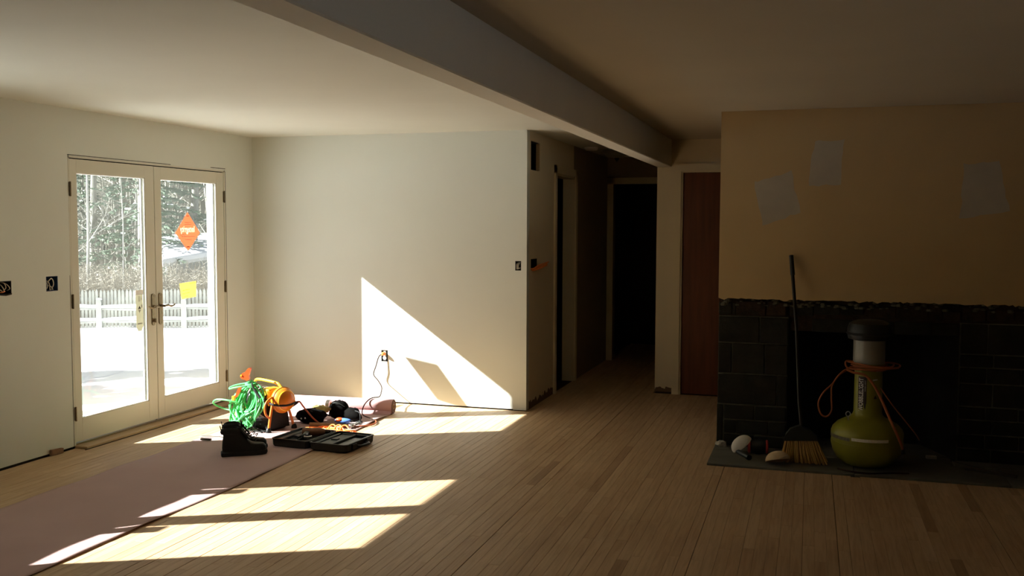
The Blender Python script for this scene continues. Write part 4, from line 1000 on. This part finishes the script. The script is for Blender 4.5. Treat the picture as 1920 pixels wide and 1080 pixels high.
dust_mask('dust_mask', 'white cup dust mask standing on edge against the black power tool', (-.432, 6.90, .066), (math.radians(6), math.radians(-40), math.radians(8)), M['mask'])
dust_mask('dust_mask', 'tan cup dust mask lying cup up beside the broom', (-.180, 6.615, .042), (math.radians(-22), math.radians(-9), math.radians(6)), M['mask2'])
pt = thing('power_tool', 'black power tool with red collars behind the white mask', 'power tool', (-.325, 6.90, .066), math.radians(4))
obj('motor_body', MB().lathe([(.030,-.052),(.048,-.046),(.052,0),(.048,.048),(.030,.055)], 22, 'X'), M['black'], pt, smooth=True)
for s in (-1, 1): obj('red_collar', MB().lathe([(.044,s*.052),(.049,s*.054),(.048,s*.066),(.040,s*.070),(.012,s*.072)], 22, 'X'), M['redgrip'], pt, smooth=True)
obj('handle', MB().rbox(-.02,.025,-.03,.10,-.050,-.015,.008), M['black'], pt)
tu = thing('hose_stub', 'short dark grey plastic tube lying on the hearth below the white mask', 'tube', (-.405, 6.755, .032), math.radians(0))
obj('tube_body', MB().tube([(-.075,.14,.0),(.03,-.06,.0)], .016, 14), M['tray'], tu, smooth=True)
obj('tube_collar', MB().tube([(.022,-.045,.0),(.034,-.068,.0)], .019, 14), M['black'], tu, smooth=True)
pc2 = tag(obj('plaster_chunk', lump(MB(), (0,0,.02), (.04,.03,.024), 41, 9, 7, amp=.3), M['plasterw'], loc=(-.592, 7.06, .013)), 'pale broken plaster chunk at the back corner of the hearth', 'rubble')
mp_ = tag(obj('metal_plate', MB().rbox(-.035,.035,-.012,.012,0,.022,.003), M['steel'], loc=(.826, 7.12, .014), rot=(0,0,.1)), 'small shiny metal piece lying on the hearth by the firebox', 'metal piece')
wr = tag(obj('thin_wire', MB().tube(curve([(0,0,.018),(.04,.0,.022),(.09,-.05,.006),(.16,-.12,.005),(.25,-.20,.005)],7), .003, 6), M['tray'], smooth=True, loc=(.88, 7.10, .013)), 'thin wire trailing across the dark end of the hearth', 'wire')
ir = tag(obj('iron_bar', MB().rbox(-.16,.16,-.012,.012,0,.022,.004), M['darkmetal'], loc=(1.15, 6.80, .014), rot=(0,0,-.5)), 'dark flat iron bar lying at the far end of the hearth', 'bar')

# ------------------------------------------------------------------ outdoors
DX, DY = -.615, .789
def gz(x, y):
    s = (x+5.2)*DX + (y-6.5)*DY
    if s < 20: z = -.30 - .043*max(s, -3)
    elif s < 28: z = -1.16 - .01*(s-20)
    else: z = -1.24 + .03*(s-28)
    return z
gnd = MB(); n = 90; vs = []; rg_ = random.Random(1)
xs = [-5.18 - 110*(i/n)**1.8 for i in range(n+1)]; ys = [-30 + 140*j/n for j in range(n+1)]
for j in range(n+1):
    for i in range(n+1):
        x, y = xs[i], ys[j]; vs.append((x, y, min(gz(x,y), 9) + .035*math.sin(x*.9+1.3*math.sin(y*.55))*math.sin(y*.7+.4*x) * min(1, (-5.18-x)/2)))
gnd.add(vs, [(j*(n+1)+i, j*(n+1)+i+1, (j+1)*(n+1)+i+1, (j+1)*(n+1)+i) for j in range(n) for i in range(n)])
gm = mat('snow_and_litter', (.92,.93,.95), .8, bump=.2, bscale=3)
nt = gm.node_tree; N_ = nt.nodes; L_ = nt.links
ge = N_.new('ShaderNodeNewGeometry'); dp = N_.new('ShaderNodeVectorMath'); dp.operation = 'DOT_PRODUCT'; L_.new(ge.outputs['Position'], dp.inputs[0]); dp.inputs[1].default_value = (DX, DY, 0)
no = N_.new('ShaderNodeTexNoise'); no.inputs['Scale'].default_value = .5; no.inputs['Detail'].default_value = 5; L_.new(ge.outputs['Position'], no.inputs['Vector'])
ad = N_.new('ShaderNodeMath'); ad.operation = 'MULTIPLY_ADD'; L_.new(no.outputs['Fac'], ad.inputs[0]); ad.inputs[1].default_value = 14; L_.new(dp.outputs['Value'], ad.inputs[2])
mr = N_.new('ShaderNodeMapRange'); L_.new(ad.outputs[0], mr.inputs[0]); mr.inputs[1].default_value = 36.5; mr.inputs[2].default_value = 38.5
mx_ = N_.new('ShaderNodeMix'); mx_.data_type = 'RGBA'; L_.new(mr.outputs[0], mx_.inputs[0]); mx_.inputs[6].default_value = (.92,.93,.95,1); mx_.inputs[7].default_value = (.20,.17,.13,1)
L_.new(mx_.outputs[2], N_['Principled BSDF'].inputs['Base Color'])
tag(obj('ground', gnd, gm, smooth=60), 'snow covered yard outside the glazed doors', 'ground', kind='structure')

tag(obj('ground_side', MB().add([(3.36,-30,-.35),(60,-30,-.35),(60,50,-.35),(3.36,50,-.35)],[(0,1,2,3)]), M['snow']), 'snow covered ground on the far side of the house', 'ground', kind='structure')

# picket fence
FA = Vector((-20.4, 20.30, 0)); FD = Vector((.9535, .3013, 0)); FL = 7.4; PS = .098
pf = thing('picket_fence', 'weathered white picket fence across the snowy yard', 'fence', (FA.x, FA.y, gz(FA.x, FA.y)), math.atan2(FD.y, FD.x))
g0 = pf.location.z
pk = make_mesh('picket', MB().prism([(-.034,-.05),(.034,-.05),(.034,.97),(0,1.04),(-.034,.97)], 'Y', -.009, .009), M['picket'])
for i in range(int(FL/PS)):
    p = FA + FD*(i*PS); obj('picket', pk, None, pf, loc=(i*PS, 0, gz(p.x,p.y)-g0 + RND.uniform(-.015,.015)), rot=(0, RND.uniform(-.015,.015), 0))
for z in (.25,.78):
    e = gz(*(FA+FD*FL).xy) - g0
    obj('rail', MB().add([(0,.009,z-.04),(FL,.009,z-.04+e),(FL,.05,z-.04+e),(0,.05,z-.04),(0,.009,z+.04),(FL,.009,z+.04+e),(FL,.05,z+.04+e),(0,.05,z+.04)], [(0,3,2,1),(4,5,6,7),(0,1,5,4),(1,2,6,5),(2,3,7,6),(3,0,4,7)]), M['picket'], pf)
# split rail fence in front of it
RA = FA + Vector((.0, -.22, 0)); 
rf = thing('rail_fence', 'low post and rail fence with snow on its rails before the pickets', 'fence', (RA.x, RA.y, gz(RA.x,RA.y)), math.atan2(FD.y, FD.x))
px_ = [.43, 2.66, 4.89, 7.12]
for a in px_:
    zo = gz(*(RA+FD*a).xy) - rf.location.z
    o = obj('post', MB().prism([(-.075,-.1),(.075,-.1),(.072,.70),(.06,.76),(-.055,.78),(-.072,.72)], 'Y', -.06, .06), M['picket'], rf, loc=(a,0,zo))
    obj('snow_cap', MB().ball((0,0,.785), .075, .07, .03, 10, 6), M['snow'], o, smooth=True)
for a, b in ((-1.6,.43),(.43,2.66),(2.66,4.89),(4.89,7.12)):
    za = gz(*(RA+FD*a).xy) - rf.location.z; zb_ = gz(*(RA+FD*b).xy) - rf.location.z
    for z in (.20,.54):
        d = RND.uniform(-.03,.03)
        o = obj('rail', MB().tube([(a,-.0,z+za),((a+b)/2,0,z+d+(za+zb_)/2),(b,0,z+zb_)], [.04,.06,.04], 8), M['picket'], rf)
        obj('snow_cap', MB().tube([(a+.05,-.02,z+za+.05),((a+b)/2,-.02,z+d+(za+zb_)/2+.075),(b-.05,-.02,z+zb_+.05)], [.04,.055,.04], 8), M['snow'], o, smooth=True)

# garage beyond the fence
ga = thing('garage', 'low grey garage with snow on its roof beyond the fence', 'building', (0,0,0))
NL, NR, FLp, FRp = Vector((-19.3,25.4,.40)), Vector((-17.2,30.2,1.06)), Vector((-22.0,28.6,1.02)), Vector((-19.5,34.0,1.30))
def slab(a,b,c,d,t0,t1):
    zv = Vector((0,0,1)); return MB().add([a+zv*t0,b+zv*t0,c+zv*t0,d+zv*t0,a+zv*t1,b+zv*t1,c+zv*t1,d+zv*t1], [(0,3,2,1),(4,5,6,7),(0,1,5,4),(1,2,6,5),(2,3,7,6),(3,0,4,7)])
obj('roof', slab(NL,NR,FRp,FLp,-.10,.0), M['fascia'], ga)
zv = Vector((0,0,1)); ins = lambda p, q, t: p.lerp(q, t)
rs_ = []
cen = (NL+NR+FRp+FLp)/4
for sc_, dz in ((1.0,0.0),(1.005,.10),(.985,.19),(.93,.24)): rs_.append([tuple(cen + (p-cen)*sc_ + zv*dz) for p in (NL,NR,FRp,FLp)])
obj('roof_snow', MB().loft(rs_), M['snow'], ga, smooth=70)
wd = MB(); ins_ = [cen + (p-cen)*.95 for p in (NL,NR,FRp,FLp)]
wd.add([tuple(Vector((p.x,p.y,-1.8))) for p in ins_] + [tuple(p+zv*-.1) for p in ins_], [(0,1,5,4),(1,2,6,5),(2,3,7,6),(3,0,4,7)])
obj('wall', wd, M['siding'], ga)
gw = (NR-NL).normalized(); gn = Vector((gw.y,-gw.x,0)).normalized()
p0 = cen + (NL-cen)*.95; p1 = cen + (NR-cen)*.95
for t0,t1 in ((.30,.42),(.62,.80)):
    a = p0.lerp(p1,t0); b = p0.lerp(p1,t1); o_ = gn*.02
    z0_, z1_ = -.75, -.15
    obj('window', MB().add([(a.x+o_.x,a.y+o_.y,z0_),(b.x+o_.x,b.y+o_.y,z0_),(b.x+o_.x,b.y+o_.y,z1_),(a.x+o_.x,a.y+o_.y,z1_),(a.x,a.y,z0_),(b.x,b.y,z0_),(b.x,b.y,z1_),(a.x,a.y,z1_)], [(0,1,2,3),(4,7,6,5),(0,4,5,1),(1,5,6,2),(2,6,7,3),(3,7,4,0)]), M['fascia'], ga)

# trees
def branches(mb, p, d, L, r, lvl, q, sides, twmb=None, spread=.6):
    n = 4 if lvl > 0 else 2; pts = [p]; cur = p.copy(); dd = d.copy(); rads = [r]
    for i in range(n):
        dd = (dd + Vector((q.uniform(-1,1),q.uniform(-1,1),q.uniform(-.5,.7)))*.13).normalized(); cur = cur + dd*(L/n); pts.append(cur.copy()); rads.append(r*(1-.75*(i+1)/n))
    (mb if (lvl > 0 or twmb is None) else twmb).tube(pts, rads, sides if lvl > 1 else 3, cap=False)
    if lvl == 0: return
    for k in range(5 if lvl > 1 else 4):
        t = q.uniform(.25,1.0) * n; i = min(int(t), n-1); bp = pts[i].lerp(pts[i+1], t-i)
        ax = Vector((q.uniform(-1,1),q.uniform(-1,1),q.uniform(-.1,.8))).normalized()
        nd = (dd*(1-spread) + ax*spread).normalized()
        branches(mb, bp, nd, L*q.uniform(.42,.62), r*.42, lvl-1, q, sides, twmb, spread)
def bare_tree(label, x, y, h, r, lean, seed, m, group=None, lvl=3, fork=False):
    t = thing('bare_tree', label, 'tree', (x, y, gz(x,y)-.05), 0, group)
    q = random.Random(seed); mb = MB(); tw = MB(); p = Vector((0,0,0)); d = Vector((lean[0],lean[1],1)).normalized()
    pts = [p]; rads = [r*1.15]; cur = p; n = 9; dd = d
    for i in range(n):
        dd = (dd + Vector((q.uniform(-1,1),q.uniform(-1,1),0))*.035).normalized(); cur = cur + dd*(h/n); pts.append(cur); rads.append(max(.008, r*(1-.85*(i+1)/n)))
    mb.tube(pts, rads, 9)
    bl = MB()
    for k in range(int(14 if lvl > 2 else 12)):
        tt = q.uniform(.22,.98)*n; i = min(int(tt), n-1); bp = pts[i].lerp(pts[i+1], tt-i); a = q.uniform(0,6.28)
        nd = Vector((math.cos(a), math.sin(a), q.uniform(.35,1.2))).normalized()
        branches(bl, bp, nd, h*q.uniform(.10,.24)*(1.15-tt/n*.6), rads[i]*.30, 2, q, 5, tw, .5)
    obj('trunk', mb, m, t, smooth=True); obj('branches', bl, m, t); obj('twigs', tw, m, t)
    return t
bare_tree('slim pale birch rising just inside the left door pane', -19.55, 22.42, 7.5, .055, (-.01,.0,1), 101, M['birch'])
bare_tree('thin crooked birch leaning at the left edge of the glass', -20.0, 22.25, 5.6, .045, (-.05,-.03,1), 102, M['birch'])
bare_tree('short straight birch sapling in the middle of the left pane', -18.65, 22.75, 4.2, .035, (0,0,1), 103, M['birch'])
bare_tree('big grey tree trunk rising behind the orange diamond', -20.6, 28.6, 12.0, .17, (.01,.0,1), 104, M['bark'])
bare_tree('leaning grey trunk left of the orange diamond', -21.1, 27.9, 10.0, .12, (-.14,-.06,1), 105, M['bark'])
bare_tree('tall straight dark trunk beside the big pine', -25.6, 29.6, 13.0, .15, (0,0,1), 106, M['bark'])
def conifer(label, x, y, h, w_, seed, group=None, snowy=True, n_w=24, dens=1.0):
    t = thing('pine_tree', label, 'tree', (x, y, gz(x,y)-.05), 0, group); q = random.Random(seed)
    obj('trunk', MB().tube([(0,0,0),(0,0,h*.5),(0,0,h)], [h*.018,h*.012,.01], 8), M['bark'], t, smooth=True)
    nd = MB(); sn = MB()
    for k in range(n_w):
        z = h*(.12+.86*k/n_w); R = w_*(1-k/n_w)**.8*q.uniform(.7,1.1)+.15
        for b in range(7):
            a = q.uniform(0,6.28); L = R*q.uniform(.65,1.1); ca, sa = math.cos(a), math.sin(a); dr_ = q.uniform(.05,.35)
            for s in range(int(9+L*9)):
                u = q.uniform(.15,1); cx_, cy_, cz_ = ca*L*u, sa*L*u, z - dr_*L*u*u + .12*L*u + q.uniform(-.05,.05)
                e = q.uniform(.12,.30); aa = a + q.uniform(-1.1,1.1); wx = q.uniform(.025,.06)*dens
                ex, ey, ez = math.cos(aa)*e, math.sin(aa)*e, q.uniform(-.16,.08)*e*2
                pxv, pyv = -math.sin(aa)*wx, math.cos(aa)*wx
                nd.add([(cx_-pxv,cy_-pyv,cz_),(cx_+pxv,cy_+pyv,cz_),(cx_+ex,cy_+ey,cz_+ez),(cx_+ex*.3,cy_+ey*.3,cz_+ez-.05)], [(0,1,2),(0,3,1),(1,3,2),(0,2,3)])
            if snowy and q.random() < .30:
                u = q.uniform(.4,.9); sn.ball((ca*L*u, sa*L*u, z-dr_*L*u*u+.12*L*u+.04), q.uniform(.05,.15), q.uniform(.04,.11), .045, 6, 4)
    tag(obj('needles', nd, M['pine'], t, recalc=False), kind='stuff')
    if snowy: obj('snow_clumps', sn, M['snow'], t, smooth=True)
    return t
conifer('large grey green pine with snowy boughs filling the left pane', -21.3, 27.0, 9.5, 2.6, 201, n_w=34)
conifer('smaller pine low at the left edge of the glass', -31.0, 32.8, 5.6, 1.9, 202)
conifer('distant pine seen between the birches', -32.0, 36.5, 6.2, 1.9, 203)
conifer('broad pine at the back of the wood behind the garage', -24.0, 38.5, 12.0, 3.4, 204)
# out of view to the left: these throw their shade over the snow by the doors
for i, (x, y, h, w_) in enumerate(((-14.4,6.0,6.2,1.9),(-16.2,7.9,6.8,1.8),(-17.6,5.4,7.6,2.0),(-15.4,4.2,5.0,1.6),(-12.4,5.6,4.4,1.5),(-18.0,7.2,7.8,1.7))):
    conifer('yard pine beside the house throwing shade on the near snow', x, y, h, w_, 300+i, 'yard pines beside the house', False, 18, 3.0)

# woods far behind: nobody could count the stems
wo = MB(); q = random.Random(77)
def stem(x, y, h, r):
    z = gz(x,y); b = Vector((x,y,z-.1)); d = Vector((q.uniform(-.08,.08),q.uniform(-.08,.08),1)).normalized(); top = b + d*h
    wo.tube([b, b.lerp(top,.5)+Vector((q.uniform(-.1,.1),q.uniform(-.1,.1),0)), top], [r,r*.7,.01], 4, cap=False)
    for k in range(20):
        t_ = q.uniform(.12,1); p = b.lerp(top,t_); a = q.uniform(0,6.28); L = h*q.uniform(.08,.22); e = p + Vector((math.cos(a)*L, math.sin(a)*L, L*q.uniform(.3,1.1)))
        wo.tube([p, p.lerp(e,.5)+Vector((0,0,-L*.08)), e], [r*.28,r*.2,.006], 3, cap=False)
        for m_ in range(6):
            s = p.lerp(e, q.uniform(.25,1)); v2 = Vector((q.uniform(-1,1),q.uniform(-1,1),q.uniform(-.3,1)))*L*.45; pw = v2.cross(Vector((q.uniform(-1,1),q.uniform(-1,1),q.uniform(-1,1)))).normalized()*.010
            wo.add([s-pw, s+pw, s+v2], [(0,1,2)])
for i in range(520):
    az = q.uniform(.48,.90); D = q.uniform(36,80)
    x, y = -math.sin(az)*D, math.cos(az)*D
    tall = 3.2 if az > .70 else 10.0
    stem(x, y, q.uniform(.7,1.25)*tall, q.uniform(.05,.16)*(1 if az < .70 else .6))
tag(obj('woods', wo, M['twig'], recalc=False), 'dense grey winter wood of bare stems behind the fence', 'woods', kind='stuff')
bu = MB()
for i in range(5200):
    s = q.uniform(-.5, 8.5); off = q.uniform(.4, 3.6); p = FA + FD*s + Vector((-FD.y, FD.x, 0))*off; z = gz(p.x,p.y)
    b = Vector((p.x,p.y,z)); h = q.uniform(.5,1.75); e = b + Vector((q.uniform(-.45,.45),q.uniform(-.45,.45),h))
    mid = b.lerp(e,.55)+Vector((q.uniform(-.12,.12),q.uniform(-.12,.12),0))
    bu.tube([b, mid, e], [.009,.007,.003], 3, cap=False)
    for k in range(6):
        s0 = b.lerp(e, q.uniform(.3,1)); v2 = Vector((q.uniform(-1,1),q.uniform(-1,1),q.uniform(-.2,.9)))*.28; pw = v2.orthogonal().normalized()*.005
        bu.add([s0-pw, s0+pw, s0+v2], [(0,1,2)])
tag(obj('undergrowth', bu, M['brush'], recalc=False), 'tangled dry brush growing behind the picket fence', 'undergrowth', kind='stuff')
